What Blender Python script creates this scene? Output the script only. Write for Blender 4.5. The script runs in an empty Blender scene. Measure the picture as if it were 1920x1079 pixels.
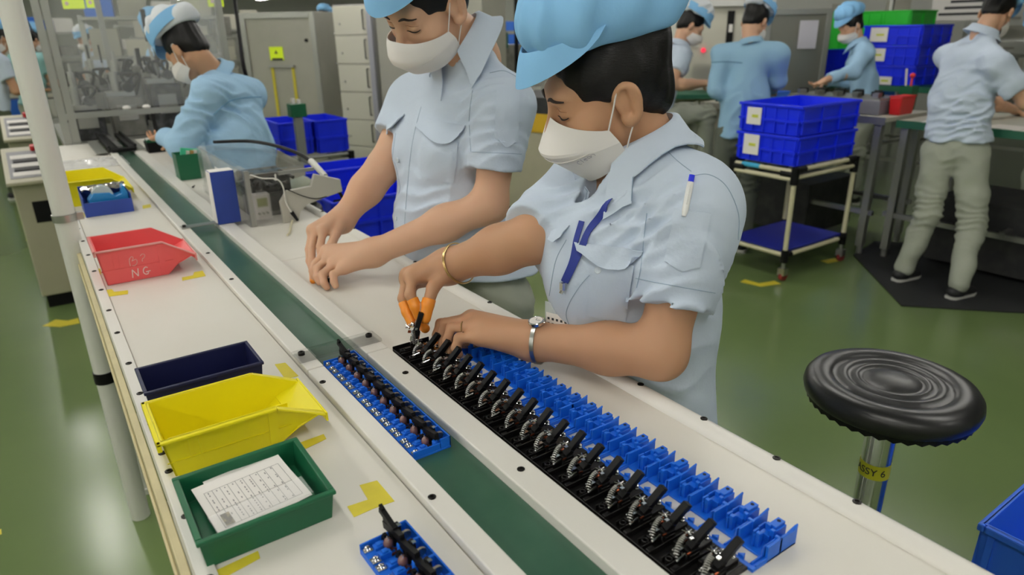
import bpy, math, random
import numpy as np
random.seed(7); np.random.seed(7)
PI = math.pi
SC = bpy.context.scene
COL = SC.collection
# ------------------------------------------------------------------ camera (24 mm class lens, on a standing photographer's eye level)
FPX = 1275.0
CAMZ = 1.47
BENCH = 0.94
_v1 = np.array([-945.0, -463.5, FPX]); _vzx = 60.0
_vzy = (-FPX * FPX - _v1[0] * _vzx) / _v1[1]
_d1 = _v1 / np.linalg.norm(_v1)
_dn = np.array([_vzx, _vzy, FPX]); _dn /= np.linalg.norm(_dn)
_d2 = np.cross(_dn, _d1)
RM = np.array([_d2, _d1, -_dn])            # rows: world X, Y, Z in lens axes (right, down, forward)
CAM = np.array([0.0, 0.0, CAMZ])
def W(u, v, d):                             # surveyed point: sight line (u, v) at depth d
    return CAM + RM @ np.array([(u - 960) / FPX, (v - 539.5) / FPX, 1.0]) * d
def WZ(u, v, z):
    r = RM @ np.array([u - 960, v - 539.5, FPX]); return CAM + r * ((z - CAMZ) / r[2])
def WX(u, v, x):
    r = RM @ np.array([u - 960, v - 539.5, FPX]); return CAM + r * (x / r[0])
def WY(u, v, y):
    r = RM @ np.array([u - 960, v - 539.5, FPX]); return CAM + r * (y / r[1])
def CV(x, y, z):                            # direction from lens axes to world
    v = RM @ np.array([x, y, z], float); return v / np.linalg.norm(v)
def N(v):
    v = np.asarray(v, float); return v / (np.linalg.norm(v) + 1e-12)
cd = bpy.data.cameras.new('camera'); cam = bpy.data.objects.new('camera', cd); COL.objects.link(cam)
from mathutils import Matrix, Vector
_m = Matrix.Identity(4)
for i in range(3):
    _m[i][0] = RM[i][0]; _m[i][1] = -RM[i][1]; _m[i][2] = -RM[i][2]; _m[i][3] = CAM[i]
cam.matrix_world = _m
cd.sensor_width = 36.0; cd.lens = FPX / 1920 * 36; cd.clip_start = 0.02; cd.clip_end = 100
cd.dof.use_dof = True; cd.dof.focus_distance = 1.08; cd.dof.aperture_fstop = 5.0
SC.camera = cam
wd = bpy.data.worlds.new('world'); SC.world = wd; wd.use_nodes = True
wd.node_tree.nodes['Background'].inputs[0].default_value = (0.62, 0.68, 0.72, 1)
wd.node_tree.nodes['Background'].inputs[1].default_value = 0.25
SC.view_settings.view_transform = 'Standard'; SC.view_settings.look = 'None'
SC.view_settings.gamma = 1.0; SC.view_settings.use_curve_mapping = False
SC.view_settings.exposure = 0.0
TUBE_POWER = 32.5                            # emission of the ceiling tubes
SC.cycles.max_bounces = 7; SC.cycles.diffuse_bounces = 4; SC.cycles.glossy_bounces = 3
SC.cycles.transmission_bounces = 6; SC.cycles.transparent_max_bounces = 10
SC.cycles.caustics_reflective = False; SC.cycles.caustics_refractive = False
SC.cycles.sample_clamp_indirect = 4.0

# ------------------------------------------------------------------ materials
def lin(h):
    if isinstance(h, str):
        h = h.lstrip('#'); c = [int(h[i:i + 2], 16) / 255 for i in (0, 2, 4)]
    else: c = list(h)
    return tuple(x / 12.92 if x <= .04045 else ((x + .055) / 1.055) ** 2.4 for x in c) + (1.0,)
MATS = {}
def mat(name, col, rough=.5, metal=0.0, spec=.5, noise=0.0, nscale=30.0, bump=0.0, bscale=200.0, emit=0.0, trans=0.0, sss=0.0, alpha=1.0, coat=0.0, col2=None, stretch=None, bdist=.001):
    if name in MATS: return MATS[name]
    m = bpy.data.materials.new(name); m.use_nodes = True; nt = m.node_tree; nd = nt.nodes; lk = nt.links
    p = nd['Principled BSDF']; c = lin(col)
    p.inputs['Base Color'].default_value = c
    p.inputs['Roughness'].default_value = rough; p.inputs['Metallic'].default_value = metal
    p.inputs['Specular IOR Level'].default_value = spec
    if coat: p.inputs['Coat Weight'].default_value = coat; p.inputs['Coat Roughness'].default_value = .12
    if trans: p.inputs['Transmission Weight'].default_value = trans
    if sss:
        p.inputs['Subsurface Weight'].default_value = sss
        p.inputs['Subsurface Radius'].default_value = (.012, .005, .003); p.inputs['Subsurface Scale'].default_value = .5
    if alpha < 1: p.inputs['Alpha'].default_value = alpha
    if emit:
        p.inputs['Emission Color'].default_value = c; p.inputs['Emission Strength'].default_value = emit
    if noise or bump:
        tc = nd.new('ShaderNodeTexCoord'); src = tc.outputs['Object']
        if stretch:
            mp = nd.new('ShaderNodeMapping'); mp.inputs['Scale'].default_value = stretch
            lk.new(src, mp.inputs[0]); src = mp.outputs[0]
    if noise or col2:
        n = nd.new('ShaderNodeTexNoise'); n.inputs['Scale'].default_value = nscale; n.inputs['Detail'].default_value = 5
        lk.new(src, n.inputs['Vector'])
        mx = nd.new('ShaderNodeMix'); mx.data_type = 'RGBA'
        c2 = lin(col2) if col2 else tuple(x * .55 for x in c[:3]) + (1,)
        mx.inputs[6].default_value = c; mx.inputs[7].default_value = c2
        mr = nd.new('ShaderNodeMapRange'); mr.inputs['From Min'].default_value = .42; mr.inputs['From Max'].default_value = .72
        mr.inputs['To Max'].default_value = noise
        lk.new(n.outputs['Fac'], mr.inputs[0]); lk.new(mr.outputs[0], mx.inputs[0]); lk.new(mx.outputs[2], p.inputs['Base Color'])
    if bump:
        b = nd.new('ShaderNodeBump'); b.inputs['Strength'].default_value = bump; b.inputs['Distance'].default_value = bdist
        n2 = nd.new('ShaderNodeTexNoise'); n2.inputs['Scale'].default_value = bscale; n2.inputs['Detail'].default_value = 4
        lk.new(src, n2.inputs['Vector']); lk.new(n2.outputs['Fac'], b.inputs['Height']); lk.new(b.outputs[0], p.inputs['Normal'])
    MATS[name] = m; return m

# ------------------------------------------------------------------ mesh building
class MB:
    def __init__(s): s.v = []; s.f = []
    def add(s, vs, fs):
        o = len(s.v); s.v += [tuple(float(c) for c in p) for p in vs]; s.f += [tuple(i + o for i in f) for f in fs]; return s
    def box(s, lo, hi, taper=0.0, R=None, o=(0, 0, 0)):
        x0, y0, z0 = lo; x1, y1, z1 = hi; t = taper
        vs = [(x0 + t, y0 + t, z0), (x1 - t, y0 + t, z0), (x1 - t, y1 - t, z0), (x0 + t, y1 - t, z0), (x0, y0, z1), (x1, y0, z1), (x1, y1, z1), (x0, y1, z1)]
        if R is not None: vs = [np.asarray(R) @ np.array(p) + np.array(o) for p in vs]
        return s.add(vs, [(3, 2, 1, 0), (4, 5, 6, 7), (0, 1, 5, 4), (1, 2, 6, 5), (2, 3, 7, 6), (3, 0, 4, 7)])
    def cbox(s, c, d, R=None):
        h = np.array(d) / 2.0
        if R is None: return s.box(np.array(c) - h, np.array(c) + h)
        return s.box(-h, h, R=R, o=c)
    def tube(s, pts, r, n=10, cap=True, closed=False):
        P = [np.asarray(p, float) for p in pts]; m = len(P); rr = r if hasattr(r, '__len__') else [r] * m
        u = None; rings = []
        for i in range(m):
            if closed: t = N(P[(i + 1) % m] - P[i - 1])
            else: t = N(P[min(i + 1, m - 1)] - P[max(i - 1, 0)])
            if u is None: u = np.cross(t, (0, 0, 1)); u = np.cross(t, (1, 0, 0)) if np.linalg.norm(u) < .1 else u
            u = N(u - t * np.dot(u, t)); w = np.cross(t, u)
            rings.append([P[i] + rr[i] * (math.cos(a) * u + math.sin(a) * w) for a in [2 * PI * k / n for k in range(n)]])
        vs = [p for g in rings for p in g]; fs = []
        for i in range(m if closed else m - 1):
            j = (i + 1) % m
            for k in range(n): fs.append((i * n + k, i * n + (k + 1) % n, j * n + (k + 1) % n, j * n + k))
        if cap and not closed: fs += [tuple(range(n))[::-1], tuple((m - 1) * n + k for k in range(n))]
        return s.add(vs, fs)
    def cyl(s, a, b, r, r2=None, n=14): return s.tube([a, b], [r, r if r2 is None else r2], n)
    def lathe(s, prof, c=(0, 0, 0), ax=(0, 0, 1), n=24):
        ax = N(ax); u = np.cross(ax, (1, 0, 0)); u = np.cross(ax, (0, 1, 0)) if np.linalg.norm(u) < .1 else u; u = N(u); w = np.cross(ax, u)
        vs = []; fs = []; c = np.asarray(c, float)
        for r, z in prof: vs += [c + ax * z + max(r, 1e-5) * (math.cos(2 * PI * k / n) * u + math.sin(2 * PI * k / n) * w) for k in range(n)]
        for i in range(len(prof) - 1):
            for k in range(n): fs.append((i * n + k, i * n + (k + 1) % n, (i + 1) * n + (k + 1) % n, (i + 1) * n + k))
        fs += [tuple(range(n))[::-1], tuple((len(prof) - 1) * n + k for k in range(n))]
        return s.add(vs, fs)
    def prism(s, poly, d, o=(0, 0, 0)):      # polygon of 3-d points pushed along d
        A = [np.asarray(p, float) + np.asarray(o) for p in poly]; d = np.asarray(d, float); n = len(A)
        return s.add(A + [p + d for p in A], [tuple(range(n))[::-1], tuple(range(n, 2 * n))] + [(i, (i + 1) % n, n + (i + 1) % n, n + i) for i in range(n)])
    def grid(s, P, thick=0.0, nrm=None):     # P[i][j] points; solid sheet if thick
        P = np.asarray(P, float); a, b = P.shape[:2]
        q = lambda o: [(o + i * b + j, o + (i + 1) * b + j, o + (i + 1) * b + j + 1, o + i * b + j + 1) for i in range(a - 1) for j in range(b - 1)]
        if not thick: return s.add(P.reshape(-1, 3), q(0))
        if nrm is None:
            gi = np.gradient(P, axis=0); gj = np.gradient(P, axis=1); nrm = np.cross(gi, gj); nrm /= np.linalg.norm(nrm, axis=2, keepdims=True) + 1e-12
        Q = P + nrm * thick; M = a * b
        fs = q(0)[:]; fs = [f[::-1] for f in fs] + q(M)
        rim = [(i, 0) for i in range(a)] + [(a - 1, j) for j in range(1, b)] + [(i, b - 1) for i in range(a - 2, -1, -1)] + [(0, j) for j in range(b - 2, 0, -1)]
        for k in range(len(rim)):
            i0 = rim[k][0] * b + rim[k][1]; i1 = rim[(k + 1) % len(rim)]; i1 = i1[0] * b + i1[1]
            fs.append((i0, i1, M + i1, M + i0))
        return s.add(np.concatenate([P.reshape(-1, 3), Q.reshape(-1, 3)]), fs)
    def ball(s, c, r, n=12, m=8, sq=(1, 1, 1)):
        vs = []; fs = []
        for i in range(m + 1):
            t = PI * i / m
            for k in range(n): a = 2 * PI * k / n; vs.append((c[0] + r * sq[0] * math.sin(t) * math.cos(a), c[1] + r * sq[1] * math.sin(t) * math.sin(a), c[2] + r * sq[2] * math.cos(t)))
        for i in range(m):
            for k in range(n): fs.append((i * n + k, (i + 1) * n + k, (i + 1) * n + (k + 1) % n, i * n + (k + 1) % n))
        return s.add(vs, fs)
def mesh(name, mb, m, smooth=35):
    me = bpy.data.meshes.new(name); me.from_pydata(mb.v, [], mb.f); me.update()
    if m is not None:
        for x in (m if isinstance(m, (list, tuple)) else [m]): me.materials.append(x)
    if smooth:
        me.shade_smooth()
        if smooth < 180: me.set_sharp_from_angle(angle=math.radians(smooth))
    return me
def props(o, label=None, cat=None, group=None, kind=None):
    if label: o['label'] = label
    if cat: o['category'] = cat
    if group: o['group'] = group
    if kind: o['kind'] = kind
    return o
def ob(name, mb, m=None, parent=None, label=None, cat=None, group=None, kind=None, bevel=0, loc=None, smooth=35, seg=2):
    me = mb if isinstance(mb, bpy.types.Mesh) else mesh(name, mb, m, smooth)
    o = bpy.data.objects.new(name, me); COL.objects.link(o)
    if parent is not None:
        o.parent = parent
    if loc is not None: o.location = loc
    if bevel:
        b = o.modifiers.new('bevel', 'BEVEL'); b.width = bevel; b.segments = seg; b.limit_method = 'ANGLE'; b.angle_limit = math.radians(40); b.harden_normals = False
    return props(o, label, cat, group, kind)
def thing(name, label, cat, loc=(0, 0, 0), rz=0.0, group=None):
    o = bpy.data.objects.new(name, None); COL.objects.link(o); o.location = loc; o.rotation_euler = (0, 0, rz); o.empty_display_size = .05
    return props(o, label, cat, group)
def copy_tree(o, parent=None, label=None, loc=None, rz=None):
    c = o.copy(); COL.objects.link(c)
    if parent is not None: c.parent = parent
    if label: c['label'] = label
    if loc is not None: c.location = loc
    if rz is not None: c.rotation_euler = (0, 0, rz)
    for ch in list(o.children): copy_tree(ch, c)
    return c
def rot(ax, a):
    x, y, z = N(ax); c, s = math.cos(a), math.sin(a); C = 1 - c
    return np.array([[c + x * x * C, x * y * C - z * s, x * z * C + y * s], [y * x * C + z * s, c + y * y * C, y * z * C - x * s], [z * x * C - y * s, z * y * C + x * s, c + z * z * C]])
def arc(pts, n=8):                            # Catmull-Rom through points
    P = [np.asarray(p, float) for p in pts]; P = [2 * P[0] - P[1]] + P + [2 * P[-1] - P[-2]]; out = []
    for i in range(1, len(P) - 2):
        for k in range(n):
            t = k / n; a, b, c, d = P[i - 1:i + 3]
            out.append(.5 * (2 * b + (c - a) * t + (2 * a - 5 * b + 4 * c - d) * t * t + (3 * b - a - 3 * c + d) * t ** 3))
    return out + [P[-2]]
def text_mesh(s, size, name='lettering'):     # flat outline lettering as a mesh in local xy
    cu = bpy.data.curves.new('t', 'FONT'); cu.body = s; cu.size = size; cu.align_x = 'CENTER'; cu.align_y = 'CENTER'; cu.extrude = .0003
    o = bpy.data.objects.new('t', cu); COL.objects.link(o)
    dg = bpy.context.evaluated_depsgraph_get(); me = bpy.data.meshes.new_from_object(o.evaluated_get(dg)); bpy.data.objects.remove(o); bpy.data.curves.remove(cu)
    me.name = name; return me
def place(o, x, y, z, org):                   # local axes -> world
    m = Matrix.Identity(4)
    for i in range(3): m[i][0] = x[i]; m[i][1] = y[i]; m[i][2] = z[i]; m[i][3] = org[i]
    o.matrix_world = m; return o
ORD = 'first second third fourth fifth sixth seventh eighth ninth tenth eleventh twelfth thirteenth fourteenth fifteenth sixteenth seventeenth eighteenth nineteenth twentieth'.split()

# common materials
M_WHITE = mat('worn_white_board', '#dedad1', .42, noise=.25, nscale=6, col2='#d0cabb', bump=.05, bscale=60)
M_WHITE2 = mat('white_guide_board', '#e2dfd8', .4, noise=.2, nscale=5, col2='#cfcabb')
M_CREAM = mat('cream_profile', '#c8bd94', .5, noise=.3, nscale=20)
M_BELT = mat('green_belt', '#2f5241', .28, noise=.5, nscale=9, col2='#4a6a58', spec=.5, bump=.05, bscale=40)
M_BLACK = mat('black_plastic', '#08080a', .5, spec=.22)
M_BLACKM = mat('black_bakelite', '#070607', .4, noise=.5, nscale=150, col2='#14110e', spec=.35)
M_BLUE = mat('blue_plastic', '#1565d4', .38, spec=.4)
M_DBLUE = mat('crate_blue', '#1730ec', .38, spec=.4, noise=.25, nscale=8, col2='#1020b8')
M_CHROME = mat('chrome', '#d8d8d8', .15, 1.0)
M_STEEL = mat('steel', '#b9b9b5', .3, 1.0)
M_ALU = mat('aluminium', '#a9aaa4', .42, .85)
M_COPPER = mat('copper', '#9c5236', .3, 1.0)
M_YELLOW = mat('yellow_plastic', '#ecdf12', .38, noise=.3, nscale=14, col2='#e2cf0a', spec=.4)
M_TAPE = mat('yellow_tape', '#d9c93a', .5, noise=.2, nscale=40)
M_RED = mat('red_plastic', '#e86062', .4, noise=.35, nscale=12, col2='#de4c4e', spec=.4)
M_GREEN = mat('green_plastic', '#13593a', .38, spec=.4, noise=.25, nscale=12, col2='#0f4a30')
M_NAVY = mat('navy_plastic', '#10153e', .4)
M_PAPER = mat('paper', '#e8e4df', .7)
M_INK = mat('ink', '#2a2a2e', .7)
M_GREYP = mat('grey_panel', '#aaa89b', .45, noise=.2, nscale=4)
M_BEIGE = mat('beige_console', '#b0ab93', .45, noise=.15, nscale=6)
M_SCREW = mat('socket_screw', '#2c2a28', .35, .8)
M_ACRYL = mat('acrylic', '#f4f6f6', .06, trans=1.0, alpha=.28, spec=.5)
M_PIPE = mat('ivory_pipe', '#d0c9a8', .4, noise=.2, nscale=15)
M_WPIPE = mat('white_pipe', '#dcdbd4', .35)
# ------------------------------------------------------------------ the hall
def floor_mat():
    m = mat('green_epoxy_floor', '#66794a', .20, spec=.5, noise=.35, nscale=1.1, col2='#54693f', bump=.03, bscale=7, bdist=.004)
    return m
RX0, RX1, RY0, RY1, RZ = -7.0, 12.0, -3.5, 31.0, 3.4
ob('floor', MB().box((RX0, RY0, -.08), (RX1, RY1, 0)), floor_mat(), kind='structure', smooth=0)
M_WALL = mat('hall_wall_paint', '#d8d8d2', .7)
M_CEIL = mat('ceiling_paint', '#a9aaa4', .8)
ob('ceiling', MB().box((RX0, RY0, RZ), (RX1, RY1, RZ + .1)), M_CEIL, kind='structure', smooth=0)
ob('wall_back', MB().box((RX0, RY1, 0), (RX1, RY1 + .1, RZ)), M_WALL, kind='structure', smooth=0)
ob('wall_front', MB().box((RX0, RY0 - .1, 0), (RX1, RY0, RZ)), M_WALL, kind='structure', smooth=0)
ob('wall_left', MB().box((RX0 - .1, RY0, 0), (RX0, RY1, RZ)), M_WALL, kind='structure', smooth=0)
ob('wall_right', MB().box((RX1, RY0, 0), (RX1 + .1, RY1, RZ)), M_WALL, kind='structure', smooth=0)
M_TUBE = mat('lamp_tube', '#fdfaf4', .5, emit=TUBE_POWER)
M_LAMPB = mat('lamp_housing', '#e6e6e0', .5)
_hous = mesh('housing', MB().box((-.09, -.63, .03), (.09, .63, .075)).box((-.015, -.5, .075), (.015, -.46, .72)).box((-.015, .46, .075), (.015, .5, .72)), M_LAMPB, 0)
_tube = mesh('tube', MB().cyl((0, -.6, 0), (0, .6, 0), .018, n=8), M_TUBE)
k = 0
for j, y in enumerate([-2.2, -.2, 1.9, 4.0, 6.2, 8.6, 11.2, 14.2, 17.6, 21.5, 26]):
    for i, x in enumerate([-4.6, -2.4, -.2, 2.3, 4.9, 7.6]):
        if (x > 7 and y < 8) or (x > 4 and y < 1): continue
        t = thing('ceiling_lamp', 'ceiling tube lamp, %s row from the left wall, %s along it' % (ORD[i], ORD[j]), 'lamp', (x, y, 2.68), 0, 'twin tube lamps of the hall')
        ob('housing', _hous, parent=t); ob('tube', _tube, parent=t, loc=(-.05, 0, 0)); ob('tube', _tube, parent=t, loc=(.05, 0, 0))

# floor marks and mats
def ribbon(name, label, pts, w, m=M_TAPE, cat='floor tape', group=None):
    P = [np.array(p) for p in pts]; mb = MB()
    L = []; R_ = []
    for i, p in enumerate(P):
        t = N(P[min(i + 1, len(P) - 1)] - P[max(i - 1, 0)]); n = np.array([-t[1], t[0], 0]) * w / 2; L.append(p + n); R_.append(p - n)
    z = np.array([0, 0, .0006])
    for i in range(len(P) - 1): mb.prism([L[i], R_[i], R_[i + 1], L[i + 1]], z)
    return ob(name, mb, m, label=label, cat=cat, group=group, smooth=0)
def fpx(*uv): return [WZ(u, v, 0) * [1, 1, 0] + [0, 0, .001] for u, v in uv]
ribbon('floor_tape', 'yellow tape strip on the green floor under the console cabinet', fpx((92, 606), (120, 608), (148, 602)), .09)
ribbon('floor_tape', 'yellow tape angle on the floor below the blue crate trolley', fpx((1392, 527), (1425, 535), (1458, 530)), .06)
ribbon('floor_tape', 'short yellow tape bit on the floor between trolley leg and bench leg', fpx((1545, 492), (1572, 487)), .06)
ribbon('floor_tape', 'small yellow tape piece on the floor along the left aisle', fpx((50, 449), (68, 447)), .07)
ribbon('floor_tape', 'yellow tape dot on the floor beside the console cabinet', fpx((72, 497), (84, 493)), .08)
ribbon('floor_tape', 'yellow tape end at the left picture edge on the floor', fpx((-14, 1004), (3, 998)), .03)
M_MAT = mat('rubber_mat', '#191b1c', .75, noise=.3, nscale=20, bump=.2, bscale=120)
mt = [WZ(u, v, 0) for u, v in ((1690, 575), (1870, 586), (2160, 600), (2060, 470), (1640, 455), (1600, 480))]
ob('floor_mat', MB().prism([p * [1, 1, 0] + [0, 0, .0005] for p in mt[::-1]], (0, 0, .008)), M_MAT, label='black rubber mat on the floor under the standing worker in grey trousers', cat='mat', smooth=0)

# ------------------------------------------------------------------ the conveyor bench
Y0, Y1 = -.45, 4.38
XL, XR = .041, .705
B = BENCH
bench = thing('conveyor_bench', 'long white topped assembly bench with a green conveyor belt down its middle', 'workbench', (.37, 2, 0))
def bp(name, mb, m, label=None, bevel=.0015, **k):
    o = ob(name, mb, m, None, label, bevel=bevel, **k); o.parent = bench; o.matrix_parent_inverse = Matrix.Translation((-.37, -2, 0)); return o
seam = WZ(289, 390, B)[1]; seam2 = WZ(545, 487, B)[1]
bp('worktop_panel', MB().box((.062, Y0, B - .018), (.2885, seam - .0012, B)), M_WHITE, smooth=0)
bp('worktop_panel', MB().box((.062, seam + .0012, B - .018), (.2885, Y1, B)), M_WHITE, smooth=0)
bp('worktop_panel', MB().box((.438, Y0, B - .018), (.676, seam2 - .001, B)), M_WHITE, smooth=0)
bp('worktop_panel', MB().box((.438, seam2 + .001, B - .018), (.676, Y1, B)), M_WHITE, smooth=0)
bp('edge_strip', MB().box((.041, Y0, B - .03), (.0612, Y1, B + .003)), M_WHITE2, smooth=0)
ysp = WZ(568, 697, B + .01)[1]; ysp2 = WZ(392, 428, B + .01)[1]
for a, b_ in ((Y0, ysp - .001), (ysp + .001, ysp2 - .001), (ysp2 + .001, 3.86)):
    bp('guide_board', MB().box((.2900, a, B - .018), (.3185, b_, B + .010)), M_WHITE2, smooth=0, bevel=.002)
    bp('guide_board', MB().box((.3955, a, B - .018), (.4365, b_, B + .010)), M_WHITE2, smooth=0, bevel=.002)
bp('belt', MB().box((.3185, Y0, B - .018), (.3955, Y1, B - .004)), M_BELT, 'dark green conveyor belt running between the white guides', smooth=0)
rail = MB()
pr = [(.016 * math.cos(a) * 1.0, .016 * math.sin(a)) for a in np.linspace(0, PI, 9)]
prof = [(.6905 + x, B - .002 + z * .9) for x, z in pr] + [(.6745, B - .03), (.7065, B - .03)]
rail.prism([(x, Y0, z) for x, z in prof], (0, Y1 - Y0, 0))
bp('front_rail', rail, M_WHITE2, 'rounded white edge rail along the workers side', bevel=0, smooth=40)
bp('side_profile', MB().box((.030, Y0, B - .105), (.0405, Y1, B - .0305)).box((.026, Y0, B - .075), (.03, Y1, B - .06)), M_CREAM, 'cream painted side profile', smooth=0)
bp('side_profile', MB().box((.68, Y0, B - .105), (.70, Y1, B - .0305)), M_CREAM, smooth=0)
bp('under_tray', MB().box((.31, Y0, B - .08), (.405, Y1, B - .03)), M_ALU, smooth=0)
for y in (-.3, .95, 2.35, 3.9):
    for x in (.062, .66): bp('leg', MB().cyl((x, y, .02), (x, y, B - .10), .02).cyl((x, y, 0), (x, y, .02), .032), M_WPIPE, bevel=0)
    bp('cross_bar', MB().cyl((.062, y, .28), (.66, y, .28), .015), M_WPIPE, bevel=0)
_scr = mesh('screw', MB().lathe([(.0052, 0), (.0052, .0012), (.0044, .0016), (.0026, .0016), (.0024, .0004)], n=10), M_SCREW)
def screw(x, y, z):
    o = ob('screw', _scr, parent=bench, loc=(x - .37, y - 2, z)); return o
for y in np.concatenate([[.64, .76, .868, .918, 1.01, 1.12, 1.25, 1.41, 1.55], np.arange(1.7, 4.0, .16)]): screw(.0515, float(y), B + .0028)
for u, v in ((605, 717), (810, 933), (434, 524), (390, 475)): p = WZ(u, v, B + .01); screw(float(p[0]), float(p[1]), B + .0098)
for u, v in ((960, 888), (720, 712)): p = WZ(u, v, B + .01); screw(.417, float(p[1]), B + .0098)
for y in (.31, .417, .535, .66, .80, .95, 1.09, 1.25, 1.42, 1.6, 1.8, 2.05, 2.4): screw(.6935, y, B + .0118)
for u, v in ((912, 592), (919, 600)): p = WZ(u, v, B); screw(float(p[0]), float(p[1]), B - .0002)
# clear stop plate and the metal strap across the belt
pl = thing('clear_stop_plate', 'clear acrylic plate screwed across the belt at the far end of the blue terminal strip', 'plate', (.36, 1.075, B + .0102))
ob('plate', MB().box((-.073, -.022, 0), (.078, .022, .006)), M_ACRYL, pl, bevel=.001, smooth=0)
for x in (-.062, .062): ob('screw', MB().lathe([(.006, .006), (.006, .011), (.0045, .012), (.003, .012), (.0028, .008)], n=12), M_SCREW, pl, loc=(x, 0, 0))
st = thing('belt_strap', 'dull metal strap screwed across the belt beside the blue box', 'strap', (.357, 2.125, B + .0102))
ob('strap', MB().box((-.062, -.017, 0), (.062, .017, .003)), M_STEEL, st, bevel=.001, smooth=0)
for x in (-.052, .052): ob('screw', MB().lathe([(.005, .003), (.005, .008), (.003, .0085)], n=10), M_SCREW, st, loc=(x, 0, 0))
# tape marks on the worktop
def tape(label, poly, name='tape_mark'):
    P = [WZ(u, v, B) * [1, 1, 0] + [0, 0, B + .0002] for u, v in poly]
    a = sum(P[i][0] * P[(i + 1) % len(P)][1] - P[(i + 1) % len(P)][0] * P[i][1] for i in range(len(P)))
    if a < 0: P = P[::-1]
    ob(name, MB().prism(P, (0, 0, .0004)), M_TAPE, label=label, cat='tape', smooth=0)
tape('yellow angle of tape on the white worktop between green tray and near strip', ((674, 911), (707, 902), (740, 941), (700, 955), (664, 971), (651, 951), (690, 938)))
tape('yellow tape corner under the near edge of the green tray', ((388, 1079), (484, 1034), (488, 1048), (420, 1085), (400, 1100)))
tape('yellow tape corner beside the front lip of the yellow bin', ((515, 684), (535, 681), (560, 706), (535, 712)))
tape('yellow tape under the front lip of the large yellow bin', ((560, 832), (607, 815), (612, 824), (568, 845)))
tape('yellow tape corner near the front of the red bin', ((341, 521), (362, 517), (364, 511), (380, 508), (386, 518), (342, 527)))
tape('yellow tape corner at the near left of the red bin', ((187, 546), (210, 543), (214, 548), (240, 545), (240, 552), (190, 559)))
tape('yellow tape square at the far left of the red bin', ((174, 506), (188, 504), (190, 515), (175, 517)))
tape('yellow tape corner at the near left of the small blue bin', ((139, 402), (158, 400), (160, 407), (141, 409)))
tape('yellow tape corner at the right of the small blue bin', ((267, 386), (282, 383), (284, 389), (268, 392)))
# upright pipe clamped to the bench
pp = thing('upright_pipe', 'tall white round pipe standing at the left side of the bench', 'pipe', (.0, 2.2, 0))
px_, py_ = WZ(272, 965, 0)[:2]; pp.location = (px_ - .012, py_, 0)
ob('pipe', MB().cyl((0, 0, 0), (0, 0, 2.6), .0275, n=20), M_WPIPE, pp)
ob('black_collar', MB().cyl((0, 0, .50), (0, 0, .535), .031, n=18), M_BLACK, pp)
ob('metal_collar', MB().cyl((0, 0, 1.0), (0, 0, 1.02), .031, n=18).box((0, -.01, 1.0), (.045, .01, 1.02)), M_STEEL, pp)
# ------------------------------------------------------------------ terminal strips and switch parts
PIT = .0335
def coil(p0, p1, r, turns, wr, bend=(0, 0, 0), n=9, k=5):
    p0 = np.array(p0, float); p1 = np.array(p1, float); ax = N(p1 - p0); u = N(np.cross(ax, (0, 1, .3))); w = np.cross(ax, u); P = []
    for i in range(int(turns * n) + 1):
        t = i / (turns * n); a = 2 * PI * i / n
        P.append(p0 + (p1 - p0) * t + np.array(bend) * 4 * t * (1 - t) + r * (math.cos(a) * u + math.sin(a) * w))
    return MB().tube(P, wr, k)
def screw_mb(r=.0042):
    return MB().box((-r * 1.15, -r * 1.15, 0), (r * 1.15, r * 1.15, .0016)).lathe([(r, .0016), (r * 1.02, .0026), (r * .8, .0034), (r * .78, .0044), (r * .5, .0052), (.0002, .0054)], n=12)
_term = mesh('terminal_screw', screw_mb(), M_CHROME)
# assembled strip: local x across (0 = middle), y along, z up
def tray_mb(n):
    L = n * PIT; m = MB(); w = .0285
    m.box((-w, 0, 0), (w, L, .003))
    m.box((-w, 0, .003), (.012, .002, .013)); m.box((-w, L - .002, .003), (.012, L, .013))
    m.box((w - .0022, 0, .003), (w, L, .018)); m.box((.013, 0, .003), (w, .0022, .018)); m.box((.013, L - .0022, .003), (w, L, .018))
    for i in range(n):
        y = i * PIT
        if i: m.box((.013, y - .0014, .003), (w - .002, y + .0014, .018)); m.box((.010, y - .0014, .003), (.013, y + .0014, .012))
        m.box((-w + .001, y + .001, .003), (-.0165, y + PIT - .001, .0085)) if 0 else None
        m.box((-w + .0005, y + .0005, .003), (-w + .0125, y + PIT - .0005, .0065))
        for yy in (.0098, .0235): m.box((-.0165, y + yy - .0042, .003), (-.0035, y + yy + .0042, .0102)); m.box((-.0135, y + yy - .0028, .0102), (-.0065, y + yy + .0028, .0125))
        m.box((-.0165, y + .0155, .003), (-.006, y + .0178, .0075))
    return m
_post = mesh('post', MB().lathe([(.0037, .003), (.0037, .0155), (.003, .0165)], n=12), M_BLUE)
_neon = mesh('neon_lamp', MB().ball((-.0015, 0, .0125), .0056, 12, 8, (1, 1, 1.25)).lathe([(.0035, .003), (.0042, .010)], n=10), mat('smoked_lamp', '#6b4a48', .12, spec=.7))
_wires = mesh('lamp_wire', MB().tube([(-.004, .0015, .012), (-.0012, .002, .0205), (.0035, .002, .017)], .0006, 5).tube([(-.004, -.0025, .012), (-.0012, -.002, .0205), (.0035, -.002, .017)], .0006, 5), M_CHROME)
_lev = mesh('lever', MB().box((-.003, -.0225, .0165), (.003, .0200, .0255)).box((-.0035, -.004, .004), (.0035, .006, .019)).box((-.0018, .010, .0255), (.0018, .0205, .0285)).box((.0028, -.005, .018), (.0075, .003, .0275)), M_BLACK)
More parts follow.
